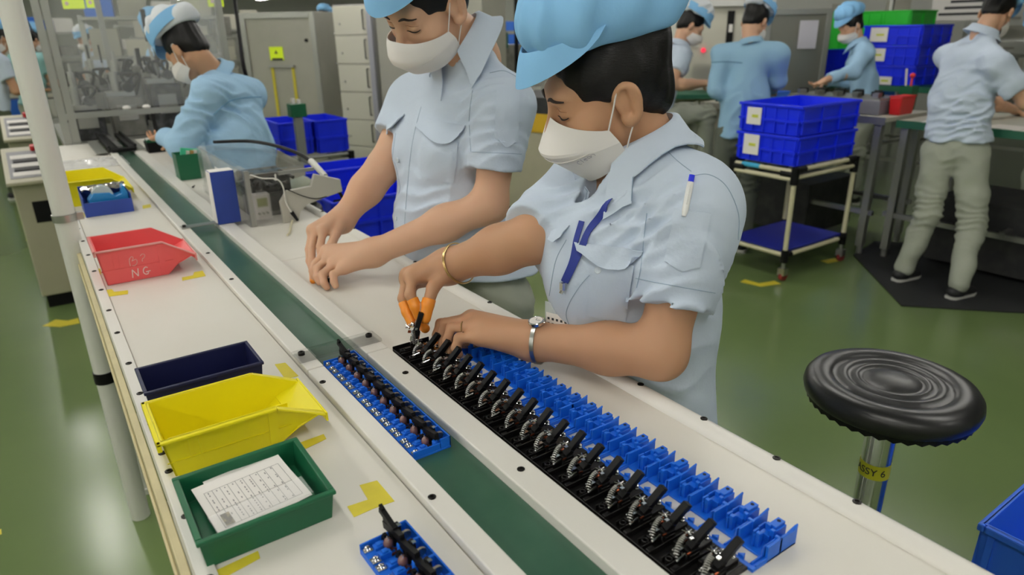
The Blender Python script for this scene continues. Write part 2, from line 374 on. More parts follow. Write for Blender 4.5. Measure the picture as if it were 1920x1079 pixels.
_disc = mesh('spring_disc', MB().lathe([(.0035, -.0014), (.0078, -.0014), (.0082, -.0006), (.0082, .0006), (.0078, .0014), (.0035, .0014)], (0, 0, .0145), (0, 1, .25), 20), mat('spring_wire', '#9d9a90', .3, 1.0, bump=.9, bscale=700))
_cop = mesh('copper_contact', MB().box((-.006, -.0012, .004), (.003, .0012, .0058)).box((.0, -.003, .0058), (.003, .003, .0075)).tube([(-.009, .004, .006), (-.003, .0055, .008), (.004, .004, .006)], .0009, 5), M_COPPER)
_blk = mesh('black_block', MB().box((-.0028, -.0045, .003), (.0032, .0045, .0135)).box((-.0018, -.002, .0135), (.002, .003, .0165)), M_BLACK)
_clip = mesh('bright_clip', MB().box((-.002, -.0022, .0275), (.0022, .0022, .0287)), M_CHROME)
def strip(label, loc, rz, n, extra=True):
    t = thing('terminal_strip', label, 'terminal strip', loc, rz, 'blue terminal strips fitted with levers')
    ob('base_tray', tray_mb(n), M_BLUE, t, smooth=0, bevel=.0004, seg=1)
    for i in range(n):
        y = i * PIT
        for yy in (.0066, .0269): ob('terminal_screw', _term, parent=t, loc=(-.0225, y + yy, .0065))
        ob('neon_lamp', _neon, parent=t, loc=(-.0008, y + .0165, 0)); ob('lamp_wire', _wires, parent=t, loc=(-.0008, y + .0165, 0))
        ob('post', _post, parent=t, loc=(.0065, y + .0055, 0)); ob('copper_contact', _cop, parent=t, loc=(.002, y + .0062, 0))
        ob('black_block', _blk, parent=t, loc=(-.0005, y + .027, 0))
        o = ob('lever', _lev, parent=t, loc=(.0075, y + .019, 0)); o.rotation_euler = (math.radians(-10), 0, 0)
        ob('bright_clip', _clip, parent=t, loc=(.0125, y + .018, .0005)); ob('spring_disc', _disc, parent=t, loc=(.0165, y + .0145, 0))
    if extra:
        o = ob('end_lever', MB().box((-.0028, 0, .018), (.0028, .034, .0245)).box((-.002, .028, .0245), (.002, .036, .027)), M_BLACK, t, loc=(.0075, n * PIT - .012, .004)); o.rotation_euler = (math.radians(12), 0, 0)
    return t
strip('blue terminal strip full of black levers lying on the green belt', (.352, .708, B - .004), 0, 10)
strip('blue terminal strip with black levers on the white worktop near the yellow tape angle', (.232, .25, B), math.radians(1.5), 10)

# right row: blue base trays (mirrored, standing open) and black trays with loose levers
def bluebase_mb(n, pit):
    m = MB()
    for i in range(n):
        y = i * pit
        # ladder floor with a window through to the worktop
        m.box((0, y, 0), (.006, y + pit, .004)); m.box((.024, y, 0), (.074, y + pit, .003)); m.box((.006, y, 0), (.024, y + .009, .004))
        m.box((.006, y + .0005, .004), (.024, y + .0025, .0065)); m.box((.006, y + .0058, .004), (.024, y + .0075, .0065))
        m.prism([(.006, y + .016, 0), (.012, y + .0185, 0), (.006, y + .024, 0)], (0, 0, .007))
        # long wall with a slot
        m.box((.024, y + .001, .003), (.073, y + .0034, .0205)); m.box((.024, y + .0052, .003), (.044, y + .0070, .018)); m.box((.044, y + .0, .003), (.048, y + .0075, .021))
        m.prism([(.058, y + .001, .0205), (.073, y + .001, .0205), (.074, y + .001, .0245), (.06, y + .001, .0215)], (0, .0022, 0))
        # forked post, curved post and the drilled block
        m.box((.032, y + .0175, .003), (.0372, y + .0225, .0215)); m.box((.0372, y + .0185, .003), (.041, y + .0215, .0195)); m.box((.032, y + .0240, .003), (.041, y + .0262, .0215)); m.box((.030, y + .0225, .003), (.034, y + .0245, .0175))
        m.box((.046, y + .0145, .003), (.054, y + .0265, .0135)); m.box((.049, y + .012, .003), (.0535, y + .0165, .0205))
        m.box((.0535, y + .0125, .003), (.0735, y + .0255, .0175)); m.box((.056, y + .0145, .0175), (.0735, y + .0235, .0212)); m.box((.053, y + .0195, .0175), (.058, y + .0255, .0215))
        m.box((.047, y + .0285, .003), (.06, y + .0302, .017))
    m.box((0, n * pit - .002, 0), (.074, n * pit, .006))
    m.box((.024, 0, .0), (.0745, .002, .021)); m.prism([(.066, 0, .021), (.0745, 0, .021), (.0745, 0, .0265)], (0, .002, 0))
    return m
PR = .0346
_hole = mesh('drill_hole', MB().lathe([(.0022, 0), (.0022, .0004)], n=12), mat('hole_dark', '#04112e', .8))
YB0 = .318
for j, lb in enumerate(('open blue base tray at the near end of the row beside the white rail', 'open blue base tray under the worker\'s hand at the far end of the row')):
    t = thing('blue_base_tray', lb, 'base tray', (.5145, YB0 + j * (PR * 10 + .0006), B), 0, 'open blue base trays on the worktop')
    ob('base', bluebase_mb(10, PR), M_BLUE, t, smooth=0, bevel=.0004, seg=1)
    for i in range(10): ob('drill_hole', _hole, parent=t, loc=(.068, i * PR + .019, .0212))
def blacktray_mb(n, pit):
    m = MB(); m.box((0, 0, 0), (.074, n * pit, .004))
    for i in range(n):
        y = i * pit
        m.box((0, y, .004), (.066, y + .0016, .012)); m.box((.002, y + .011, .004), (.03, y + .0125, .0105)); m.box((.006, y + .022, .004), (.034, y + .0235, .0105))
        m.lathe([(.0042, .004), (.0042, .011), (.0026, .011), (.0026, .005)], (.011, y + .017, 0), n=10)
        m.box((.016, y + .014, .004), (.027, y + .0205, .012)); m.box((.03, y + .004, .004), (.044, y + .0095, .0125)); m.box((.032, y + .0255, .004), (.056, y + .031, .013))
        m.box((.046, y + .010, .004), (.072, y + .024, .0085)); m.box((.003, y + .003, .004), (.012, y + .0085, .009))
    m.box((0, n * pit - .0016, .004), (.072, n * pit, .013)); m.box((0, 0, .004), (.0018, n * pit, .0085))
    return m
for j, lb in enumerate(('black ribbed tray full of levers and springs at the near end of the row', 'black ribbed tray with levers at the far end near the orange finger cots')):
    t = thing('black_tray', lb, 'base tray', (.4405, YB0 + .006 + j * (PR * 10 + .0006), B), 0, 'black ribbed trays of the row')
    ob('base', blacktray_mb(10, PR), M_BLACKM, t, smooth=0, bevel=.0005, seg=1)
# lever mechanism: local origin on the tray
def lever_parts(t, copper=True):
    R = np.array([[math.cos(.62), 0, math.sin(.62)], [0, 1, 0], [-math.sin(.62), 0, math.cos(.62)]])
    R = rot((1, 0, 0), .28) @ R
    ob('lever', MB().box((-.0048, -.0042, -.002), (.0048, .0042, .032), R=R, o=(.0, .0, .012)).box((-.0052, -.0048, -.006), (.0052, .0048, .004), R=R, o=(.0, .0, .012)).box((-.011, -.006, .001), (.004, .006, .008)), M_BLACK, t, bevel=.0006, seg=1)
    ob('coil_spring', coil((-.028, -.002, .008), (-.009, .004, .022), .0029, 10, .00075, (-.002, 0, .004)), M_STEEL, t)
    ob('spring_core', MB().tube(arc([(-.028, -.002, .008), (-.0205, .001, .019), (-.009, .004, .022)], 4), .0019, 7), mat('core_grey', '#1d1b18', .5, .3), t)
    m = MB()
    for a in (0, 1.1, 2.2, 3.4, 4.6, 5.5):
        d = np.array([math.cos(a), math.sin(a), .25]); m.tube([np.array((.004, .013, .014)), np.array((.004, .013, .014)) + d * .0062], [.0011, .0007], 5)
    m.lathe([(.0022, .010), (.0026, .0155), (.001, .0165)], (.004, .013, 0), n=9); m.box((-.008, -.0035, .0205), (-.0035, .0005, .0222))
    ob('contact_star', m, M_CHROME, t)
    for x, y in ((.012, .0085), (.0175, .0015)):
        ob('terminal_screw', MB().lathe([(.0046, .010), (.0046, .0115), (.0034, .0125), (.0036, .0145), (.0022, .0155), (.0001, .0157)], (x, y, 0), (.1, -.1, 1), 12), M_CHROME, t)
    ob('pin', MB().tube([(-.031, -.008, .0105), (-.019, -.006, .0115)], .0011, 6).ball((-.032, -.008, .0105), .0016, 8, 5).ball((-.024, .006, .0095), .0015, 8, 5).box((-.021, .002, .008), (-.012, .008, .0095)), M_CHROME, t)
    ob('copper_contact', MB().box((-.016, -.0072, .008), (-.010, -.0058, .0098)).box((-.004, .009, .008), (.001, .014, .0095)), M_COPPER, t)
proto = None
for i in range(19):
    x = .4815; y = .355 + i * .0347 - .0045
    lb = 'black lever mechanism with coil spring, %s from the near end of the row' % ORD[i]
    if proto is None:
        proto = thing('lever_mechanism', lb, 'switch lever', (x, y - .016, B + .0085), 0, 'lever mechanisms standing in the black trays'); lever_parts(proto)
    else:
        o = copy_tree(proto, None, lb, (x + random.uniform(-.0008, .0008), y - .016, B + .0085), random.uniform(-.06, .06))
held = copy_tree(proto, None, 'black lever mechanism held between orange finger cots above the row', (0, 0, 0)); del held['group']
held.location = tuple(W(781, 628, 1.162)); held.rotation_euler = (.1, -.45, .9)
# ------------------------------------------------------------------ bins, trays and boxes on the bench
def open_bin(name, label, m, loc, L, D, H, lip=.036, rz=0.0, cat='bin', rim_m=None):
    """hopper-front parts bin: local x from back (0) to mouth (L), y across (0..D), mouth cut low"""
    t = thing(name, label, cat, loc, rz); w = .0028; tp = .009
    fr = L - .030; hh = H * .48
    def side(y, s):                     # outline of one flank
        y0 = y; P = [(tp, 0), (L - tp - .018, 0), (L - .004, hh * .55), (L + lip * .75, hh * .9), (L + lip, hh * .72), (L + lip, hh * 1.05), (fr, H), (0, H)]
        return P
    out = side(0, 1)
    def wall(yb, yt, sgn):
        P3 = [(x, yb + (yt - yb) * (z / H), z) for x, z in out]; return P3
    b = MB()
    b.prism(wall(tp, 0, 1), (0, w, 0)); b.prism(wall(D - tp - w, D - w, 1), (0, w, 0))
    b.prism([(tp, tp, 0), (L - tp - .018, tp, 0), (L - tp - .018, D - tp, 0), (tp, D - tp, 0)], (0, 0, w))
    b.prism([(tp, tp, 0), (tp, D - tp, 0), (0, D, H), (0, 0, H)], (w, 0, 0))
    b.prism([(L - tp - .018, tp, 0), (L - tp - .018, D - tp, 0), (L - .004, D - tp * .5, hh * .55), (L - .004, tp * .5, hh * .55)], (w, 0, w))
    b.prism([(L - .004, tp * .5, hh * .55), (L - .004, D - tp * .5, hh * .55), (L + lip, D - tp * .4, hh * .98), (L + lip, tp * .4, hh * .98)], (0, 0, w))
    ob('body', b, m, t, smooth=0, bevel=.0006, seg=1)
    r = MB(); e = .0055
    for y in (-e, D - w): r.prism([(0 - e, y, H), (fr, y, H), (fr, y, H - .004), (0 - e, y, H - .004)][::-1], (0, e + w, 0)); r.prism([(fr, y, H), (L + lip, y, hh * 1.05), (L + lip, y, hh * 1.05 - .004), (fr, y, H - .004)][::-1], (0, e + w, 0))
    r.box((-e, -e, H - .012), (.0, D + e, H)); r.box((L + lip, -e, hh * .62), (L + lip + .003, D + e, hh * 1.1))
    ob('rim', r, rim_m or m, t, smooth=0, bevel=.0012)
    for x in (.03, .042, fr - .012):
        for y in (-.003, D):
            yy = (tp - .003) if y < 0 else D - tp; q = MB(); z0, z1 = (H * .42, H - .006) if x < .1 else (0.004, H - .006); wd_ = .003 if x < .1 else .012
            s = lambda z: (tp * (1 - z / H)) * (1 if y < 0 else -1)
            yb = 0 if y < 0 else D
            q.prism([(x, yb + s(z0) - .0015, z0), (x + wd_, yb + s(z0) - .0015, z0), (x + wd_, yb + s(z1) - .0015, z1), (x, yb + s(z1) - .0015, z1)], (0, .003, 0))
            ob('rib', q, m, t, smooth=0)
    q = MB()
    yb = lambda z: tp * (1 - z / H)
    q.prism([(tp * .3, yb(H * .40) - .0012, H * .42), (L - .012, yb(H * .40) - .0012, H * .42), (L - .012, yb(H * .40) + .001, H * .385), (tp * .3, yb(H * .40) + .001, H * .385)], (0, .002, 0))
    ob('step', q, m, t, smooth=0)
    return t
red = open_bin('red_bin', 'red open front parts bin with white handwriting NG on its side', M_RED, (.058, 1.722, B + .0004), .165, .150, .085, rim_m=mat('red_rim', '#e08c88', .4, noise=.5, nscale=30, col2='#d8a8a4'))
yel = open_bin('yellow_bin', 'large yellow open front parts bin between navy bin and green tray', M_YELLOW, (.048, .842, B + .0004), .172, .118, .062, lip=.034)
ye2 = open_bin('yellow_bin', 'yellow open front parts bin at the far left behind the small blue bin', M_YELLOW, (.052, 2.68, B + .0004), .165, .25, .085, lip=.028)
ob('divider', MB().box((.012, .052, .003), (.17, .055, .034)), M_YELLOW, yel, smooth=0)
# handwriting on the red bin: chalk strokes lying on its near flank
def stroke(parts, parent, f, r=.0011, name='handwriting', m=None):
    mb = MB()
    for s in parts:
        mb.tube(arc([f(*p) for p in s], 5) if len(s) > 2 else [f(*p) for p in s], r, 6)
    return ob(name, mb, m or mat('chalk_paint', '#f3dcd8', .7), parent)
fr_ = lambda x, z: np.array([.062 + x * .001, .009 * (1 - (z * .001) / .085) - .0005, z * .001])
stroke([[(0, 8), (1, 18), (2, 28)], [(2, 28), (12, 10)], [(12, 10), (13, 20), (14, 29)],
        ], red, fr_)
stroke([[(34, 27), (30, 29), (25, 24), (24, 16), (28, 11), (33, 12), (34, 17)], [(29, 17), (39, 18)]], red, fr_)
fr2 = lambda x, z: fr_(x, z) + np.array([0, -.0006, 0])
stroke([[(0, 38), (0, 50), (3, 58)], [(0, 54), (6, 60), (9, 56), (5, 49)], [(5, 49), (14, 52), (15, 44), (10, 38), (4, 38)]], red, fr2, .0007, m=mat('faded_chalk', '#eeb9b4', .7))
stroke([[(24, 58), (28, 62), (33, 60), (32, 54), (27, 50), (26, 44)]], red, fr2, .0007, m=MATS['faded_chalk'])
# navy bin behind the yellow one
def tub(name, label, m, loc, dx, dy, h, w=.003, tp=.006, rim=.004, cat='tray', rz=0, parent=None):
    t = thing(name, label, cat, loc, rz) if parent is None else parent
    b = MB(); o = lambda z, k=0: tp * (1 - z / h) + k
    def ring(z, k): a = o(z, k); return [(a, a, z), (dx - a, a, z), (dx - a, dy - a, z), (a, dy - a, z)]
    A = ring(0, 0); Bq = ring(h, 0); Cq = ring(h, w); Dq = ring(w, w)
    vs = A + Bq + Cq + Dq; fs = [(3, 2, 1, 0)]
    for a, b_ in ((0, 4), (4, 8), (8, 12)):
        for i in range(4): fs.append((a + i, a + (i + 1) % 4, b_ + (i + 1) % 4, b_ + i))
    fs.append((12, 13, 14, 15)); b.add(vs, fs); ob('body', b, m, t, smooth=0, bevel=.0008)
    if rim:
        r = MB(); e = rim
        for lo, hi in (((-e, -e), (dx + e, w)), ((-e, dy - w), (dx + e, dy + e)), ((-e, w), (w, dy - w)), ((dx - w, w), (dx + e, dy - w))): r.box((lo[0], lo[1], h - .004), (hi[0], hi[1], h + .001))
        ob('rim', r, m, t, smooth=0, bevel=.0012)
    return t
tub('navy_bin', 'dark navy bin standing behind the large yellow bin', M_NAVY, (.052, .99, B + .0004), .162, .092, .062, rim=.002, cat='bin')
gt = tub('green_tray', 'green plastic tray holding printed sheets at the near end of the bench', M_GREEN, (.050, .655, B + .0004), .146, .134, .038, w=.0045, tp=.004, rim=.0025)
for i, (x0, y0, x1, y1, zz, s) in enumerate(((.018, .030, .138, .118, .026, 0), (.010, .012, .128, .112, .0285, 1))):
    pass
def sheet(label, cx, cy, w, h, z, a, tilt, printed):
    t = thing('printed_sheet', label, 'paper', (cx, cy, z), a, 'sheets in the green tray'); t.rotation_euler = (tilt, 0, a)
    P = [[(-w / 2 + w * i / 8, -h / 2 + h * j / 8, .0012 * math.sin(i * .9) * math.sin(j * .7 + 1)) for j in range(9)] for i in range(9)]
    ob('paper', MB().grid(P, .0004), M_PAPER, t)
    if printed:
        l = MB(); gz = .0022
        for k in range(11):
            x = -w * .42 + k * w * .084; l.box((x, -h * .42, gz), (x + .00035, h * .3, gz + .0001))
        for k in (0, 3, 7): yy = -h * .42 + k * h * .103; l.box((-w * .42, yy, gz), (w * .42, yy + .00035, gz + .0001))
        ob('ruled_lines', l, M_INK, t, smooth=0, kind='stuff')
        g = MB()
        for i in range(9):
            for j in range(14):
                if random.random() < .55:
                    x = -w * .4 + i * w * .088 + .0015; y = -h * .40 + j * h * .05; g.box((x, y, gz), (x + .0012, y + random.uniform(.002, .004), gz + .0001))
        ob('print', g, mat('print_grey', '#8a8788', .7), t, smooth=0, kind='stuff')
        g = MB().box((-w * .40, -h * .40, gz), (-w * .31, -h * .18, gz + .0002)); ob('photo', g, mat('photo_brown', '#3d3616', .4, noise=.9, nscale=120, col2='#b8a77a'), t, smooth=0)
    return t
sheet('lower printed sheet sticking out behind the front one in the green tray', .129, .735, .092, .10, B + .024, .10, .06, False)
sheet('top printed form with table lines and a small photo in the green tray', .121, .724, .106, .098, B + .0275, .10, .06, True)
film = [[(-.055 + .11 * i / 10, -.048 + .034 * j / 4, .0010 * math.sin(i * 1.7 + j) + .001) for j in range(5)] for i in range(11)]
o = ob('plastic_film', MB().grid(film, .0002), mat('clear_film', '#ffffff', .08, alpha=.14, spec=.8), label='crumpled clear plastic film over the front edge of the printed form', cat='film'); o.location = (.121, .722, B + .0315); o.rotation_euler = (.06, 0, .10)
# small blue bin with a teal label holder
bb = thing('blue_bin', 'small dark blue box of odds and ends in front of the far yellow bin', 'bin', (.083, 2.49, B + .0004))
M_BOXB = mat('box_blue', '#1e3c93', .5, noise=.2, nscale=20)
ob('body', MB().box((0, 0, 0), (.137, .003, .045)).box((0, .147, 0), (.137, .15, .075)).box((0, .003, 0), (.003, .147, .06)).box((.134, .003, 0), (.137, .147, .06)).box((.003, .003, 0), (.134, .147, .003)), M_BOXB, bb, smooth=0, bevel=.001)
td = thing('tape_dispenser', 'light blue tape dispenser standing in the small dark blue box', 'tape dispenser', (.088, 2.51, B + .0036))
ob('body', MB().prism([(.008, 0, 0), (.126, 0, 0), (.126, 0, .055), (.118, 0, .082), (.112, 0, .078), (.108, 0, .055), (.09, 0, .05), (.075, 0, .062), (.03, 0, .066), (.012, 0, .045)], (0, .05, 0)), mat('teal_plastic', '#1a7fc0', .35), td, smooth=0, bevel=.002)
ob('tape_roll', MB().lathe([(.012, -.018), (.03, -.018), (.03, .018), (.012, .018)], (.055, .025, .055), (0, 1, 0), 24), mat('clear_tape', '#b9c4c4', .25), td)
stroke([[(0, 0), (0, 12)], [(0, 12), (6, 11), (4, 6), (0, 6)], [(0, 6), (7, 4), (4, 0), (0, 0)], [(11, 9), (15, 11), (16, 7), (11, 1), (18, 1)]], td, lambda x, z: np.array([.035 + x * .001, -.0004, .022 + z * .001]), .0006, m=mat('light_ink', '#a9d0d8', .6))
fo = MB(); rr = random.Random(3)
P = [[(.006 + .126 * i / 14, .062 + .08 * j / 6, .068 + .012 * rr.random()) for j in range(7)] for i in range(15)]
ob('foil_bag', MB().grid(P, .0006), mat('foil', '#cfc9c4', .15, .9, bump=.6, bscale=80), label='crumpled shiny foil bag lying in the small dark blue box', cat='bag', loc=(.083, 2.49, B))
# clear bag at the far left of the bench
P = [[(-.11 + .26 * i / 14, -.14 + .3 * j / 10, .002 + .02 * rr.random() * math.sin(PI * i / 14) * math.sin(PI * j / 10)) for j in range(11)] for i in range(15)]
ob('plastic_bag', MB().grid(P, .0006), mat('bag_film', '#ffffff', .1, alpha=.35, bump=.4, bscale=60), label='clear plastic bag lying flat on the far left end of the worktop', cat='bag', loc=(.18, 3.62, B + .001))
# blue block, green box with slips, black tray with greens
bx = thing('blue_box', 'tall blue box with a white paper top standing beside the belt strap', 'box', (.392, 2.09, B + .0106))
ob('body', MB().box((0, 0, 0), (.066, .05, .155)), M_BOXB, bx, smooth=0, bevel=.001); bx.location.z = B + .0106
ob('paper_top', MB().box((.001, .001, .155), (.065, .049, .156)), M_PAPER, bx, smooth=0)
ob('side_paper', MB().box((-.001, .001, .004), (-.0001, .049, .154)), M_PAPER, bx, smooth=0)
gb = tub('green_box', 'small green box with paper slips standing beside the belt', M_GREEN, (.420, 2.93, B + .0106), .095, .09, .10, rim=0, tp=.002, cat='box')
gb.location = (.4385, 2.93, B + .0005)
o = ob('foam_card', MB().box((0, 0, 0), (.055, .012, .11)), mat('mint_card', '#3fb78d', .6), label='mint green card leaning in the small green box', cat='card', loc=(.447, 2.955, B + .015), smooth=0); o.rotation_euler = (0, .18, .1)
for i, (x, c) in enumerate(((.03, '#d9d4c8'), (.045, '#b9925a'), (.058, '#e6e6e0'), (.07, '#58b894'))):
    o = ob('paper_slip', MB().box((0, 0, 0), (.010, .03, .10)), mat('slip%d' % i, c, .6), label=('white', 'tan', 'pale', 'green')[i] + ' paper slip sticking up in the small green box', cat='paper', loc=(.4385 + x, 2.955, B + .012), smooth=0); o.rotation_euler = (.1, .15, .2)
bt = tub('black_green_tray', 'black fronted green tray of small parts under the seated worker\'s hand', M_BLACK, (.445, 3.77, B + .0005), .085, .10, .05, rim=0, cat='tray')
ob('green_insert', MB().box((.006, .03, .004), (.079, .093, .058)), M_GREEN, bt, smooth=0, bevel=.001)
pm = MB()
for i in range(26): pm.cbox((rr.uniform(.012, .073), rr.uniform(.035, .088), .060), (.012, .008, .006), rot((rr.random(), rr.random(), 1), rr.uniform(0, 3)))
ob('small_parts', pm, M_STEEL, kind='stuff', label='loose bright metal parts heaped in the black fronted green tray', cat='parts', loc=(.445, 3.77, B), smooth=0)
# black slotted feeder over the far end of the belt
fd = thing('belt_feeder', 'long black slotted guide lying over the far end of the belt', 'guide', (.352, 3.86, B + .0102))
ob('rail', MB().box((-.062, 0, 0), (-.030, .62, .02)).box((-.066, .0, .02), (-.056, .62, .03)), M_BLACK, fd, smooth=0, bevel=.002)
ob('rail', MB().box((.026, 0, 0), (.058, .62, .02)).box((.05, .0, .02), (.06, .62, .03)), M_BLACK, fd, smooth=0, bevel=.002)
ob('inner_bar', MB().box((-.022, .04, .004), (.002, .60, .022)), mat('worn_black', '#3a3a3a', .35, noise=.5, nscale=25, col2='#8a8a86'), fd, smooth=0, bevel=.002)
ob('end_block', MB().box((-.056, -.03, .0), (.05, .002, .018)), M_BLACK, fd, smooth=0, bevel=.003)
ob('side_plate', MB().box((-.12, -.01, .0), (-.072, .5, .004)), M_ALU, fd, smooth=0, bevel=.001)
ob('side_plate', MB().box((.066, -.01, .0), (.098, .5, .004)), M_ALU, fd, smooth=0, bevel=.001)
# clear machine guard with meter, bracket and cables
mg = thing('tester_guard', 'clear acrylic hood over a small tester with grey curved bracket beside the belt', 'tester', (.47, 2.04, B + .0004))
gx, gy, gh = .20, .62, .165
A = [(0, 0, 0), (0, 0, gh), (0, gy, gh), (0, gy, 0)]
ob('side_pane', MB().box((0, 0, 0), (.004, gy, gh)), M_ACRYL, mg, smooth=0)
ob('top_pane', MB().box((.004, 0, gh - .004), (gx, gy, gh)), M_ACRYL, mg, smooth=0)
ob('back_pane', MB().box((.004, gy - .004, 0), (gx, gy, gh - .004)), M_ACRYL, mg, smooth=0)
ob('front_pane', MB().box((.03, .0, 0), (.10, .004, gh - .004)), M_ACRYL, mg, smooth=0)
ob('edge_post', MB().box((.004, .0, 0), (.018, .014, gh)), mat('frosted_edge', '#a9a9a2', .3, alpha=.75), mg, smooth=0, bevel=.001)
ob('edge_bar', MB().box((.018, .0, gh - .022), (gx + .01, .010, gh - .012)), M_ALU, mg, smooth=0)
ob('tester_body', MB().box((.035, .10, 0), (.18, .55, .07)).box((.05, .12, .07), (.17, .3, .12)), mat('tester_grey', '#5a5a56', .5, noise=.7, nscale=40, col2='#23231f'), mg, smooth=0, bevel=.004)
ob('meter', MB().box((.028, .03, .012), (.075, .06, .088)), M_PAPER, mg, smooth=0, bevel=.002)
ob('meter_screen', MB().box((.036, .028, .05), (.066, .031, .076)), mat('lcd', '#a7ab7c', .3), mg, smooth=0)
for i in range(3): ob('meter_button', MB().cyl((.038 + .012 * i, .0305, .03), (.038 + .012 * i, .028, .03), .004, n=10), M_GREYP, mg)
br = MB(); pts_o = [(.095, .012, 0), (.092, .012, .065), (.115, .012, .095), (.19, .012, .10), (.205, .012, .135), (.285, .012, .108), (.288, .012, .07), (.20, .012, .052), (.172, .012, .045), (.15, .012, .028), (.14, .012, 0)]
br.prism([(x, -.012, z) for x, _, z in pts_o], (0, .016, 0))
ob('curved_bracket', br, mat('bracket_grey', '#b4b1a6', .4), mg, smooth=0, bevel=.002)
br2 = MB().prism([(x, .33, z) for x, _, z in [(.19, 0, .10), (.205, 0, .165), (.285, 0, .108), (.288, 0, .07), (.20, 0, .052)]], (0, .014, 0)); ob('rear_bracket', br2, MATS['bracket_grey'], mg, smooth=0)
ob('bracket_hook', MB().tube(arc([(.245, -.004, .066), (.262, -.004, .076), (.28, -.004, .066), (.288, -.004, .048)], 5), .005, 8), M_BLACK, mg)
ob('white_cable', MB().tube(arc([(.02, -.004, .155), (.05, -.010, .142), (.09, -.014, .135), (.105, -.016, .11), (.108, -.016, .06), (.12, -.018, .03)], 8), .0022, 7), M_WPIPE, mg)
ob('cable_tie', MB().lathe([(.004, 0), (.005, .002), (.004, .004)], (.088, -.014, .132)).box((.086, -.016, .134), (.090, -.012, .150)), M_WPIPE, mg)
ob('black_cable', MB().tube(arc([(.11, -.016, .105), (.16, -.018, .075), (.2, -.016, .06), (.24, -.01, .062)], 6), .0016, 6), M_BLACK, mg)
ob('lead_tip', MB().cyl((.12, -.018, .032), (.134, -.022, .004), .006, .004, 10), M_BLACK, mg)
ob('table_cable', MB().tube(arc([(.118, -.02, .006), (.10, -.06, .003), (.075, -.13, .003), (.058, -.16, .003)], 6), .003, 7), M_PIPE, mg)
tb = MB()
for i in range(7):
    a = np.array([.03 + .02 * i, .02, .10 + .03 * rr.random()]); tb.tube(arc([a, a + (rr.uniform(-.03, .04), .06, rr.uniform(-.03, .02)), a + (rr.uniform(-.03, .03), .16, rr.uniform(-.03, .02)), a + (rr.uniform(-.02, .03), .30, -.02)], 6), .0055, 7)
ob('wire_bundle', tb, mat('wire_dark', '#2a2a28', .4, noise=.5, nscale=60, col2='#8f8d86'), mg)
ob('air_hose', MB().tube(arc([(.06, gy - .01, gh + .01), (.16, gy - .12, gh + .015), (.22, .34, gh + .006), (.255, .20, gh - .015), (.262, .10, gh - .05)], 8), .006, 9), M_BLACK, mg)
ob('hose_plug', MB().cyl((.256, .16, gh - .02), (.263, .06, gh - .055), .011, .009, 10).cyl((.263, .06, gh - .055), (.265, .05, gh - .075), .005, n=8), M_WPIPE, mg)
ob('side_label', MB().box((-.0012, .30, .04), (-.0002, .36, .13)), M_PAPER, mg, smooth=0)
# small parts on the worktop: loose pins
for i, (u, v, a) in enumerate(((510, 388, .2), (362, 352, 1.2))):
    p = WZ(u, v, B); o = ob('loose_pin', MB().cyl((0, 0, .002), (.03, 0, .002), .0018, n=6).cyl((-.004, 0, .002), (.004, 0, .002), .0035, n=8), M_BLACK, label=('small black pin lying under the clear tester hood', 'small black pin lying beside the green box')[i], cat='pin', loc=(float(p[0]), float(p[1]), B)); o.rotation_euler = (0, 0, a)
# ------------------------------------------------------------------ smooth solid modelling for figures (signed distance field -> one closed surface)
F32 = np.float32
def V3(*a): return np.array(a if len(a) > 1 else a[0], float)
class Cap:        # tapered capsule, optionally flattened along an axis by factor k
    def __init__(s, a, b, ra, rb=None, flat=None, k=1.0):
        s.a = V3(a); s.b = V3(b); s.ra = ra; s.rb = ra if rb is None else rb; s.w = None if flat is None else N(flat); s.k = k
    def d(s, P):
        q = P - s.a.astype(F32); ba = (s.b - s.a)
        if s.w is not None:
            w = s.w.astype(F32); h = q @ w; q = q + np.outer(h * (1 / s.k - 1), w).astype(F32)
            ba = ba + s.w * (np.dot(ba, s.w) * (1 / s.k - 1))
        L = float(ba @ ba) + 1e-12; t = np.clip(q @ ba.astype(F32) / L, 0, 1)
        dd = np.linalg.norm(q - t[:, None] * ba.astype(F32), axis=1) - (s.ra + (s.rb - s.ra) * t)
        return dd * (s.k if s.w is not None and s.k < 1 else 1)
    def bb(s):
        r = max(s.ra, s.rb) * max(1, s.k); return np.minimum(s.a, s.b) - r, np.maximum(s.a, s.b) + r
class Ell:        # ellipsoid with axes (columns of R)
    def __init__(s, c, r, R=None): s.c = V3(c); s.r = V3(r); s.R = np.eye(3) if R is None else np.array(R, float)
    def d(s, P):
        q = (P - s.c.astype(F32)) @ s.R.astype(F32); r = s.r.astype(F32)
        k0 = np.linalg.norm(q / r, axis=1); k1 = np.linalg.norm(q / (r * r), axis=1) + 1e-6
        return k0 * (k0 - 1) / k1
    def bb(s): m = s.r.max(); return s.c - m, s.c + m
class Pln:        # half space: inside where (p-o).n < 0
    def __init__(s, o, n): s.o = V3(o); s.n = N(n)
    def d(s, P): return (P - s.o.astype(F32)) @ s.n.astype(F32)
    def bb(s): return None
class RBox:
    def __init__(s, c, h, R=None, r=.01): s.c = V3(c); s.h = V3(h); s.R = np.eye(3) if R is None else np.array(R, float); s.r = r
    def d(s, P):
        q = np.abs((P - s.c.astype(F32)) @ s.R.astype(F32)) - (s.h - s.r).astype(F32)
        return np.linalg.norm(np.maximum(q, 0), axis=1) + np.minimum(q.max(axis=1), 0) - s.r
    def bb(s): m = np.linalg.norm(s.h); return s.c - m, s.c + m
def smin(a, b, k):
    if k <= 0: return np.minimum(a, b)
    h = np.maximum(k - np.abs(a - b), 0) / k
    return np.minimum(a, b) - h * h * k * .25
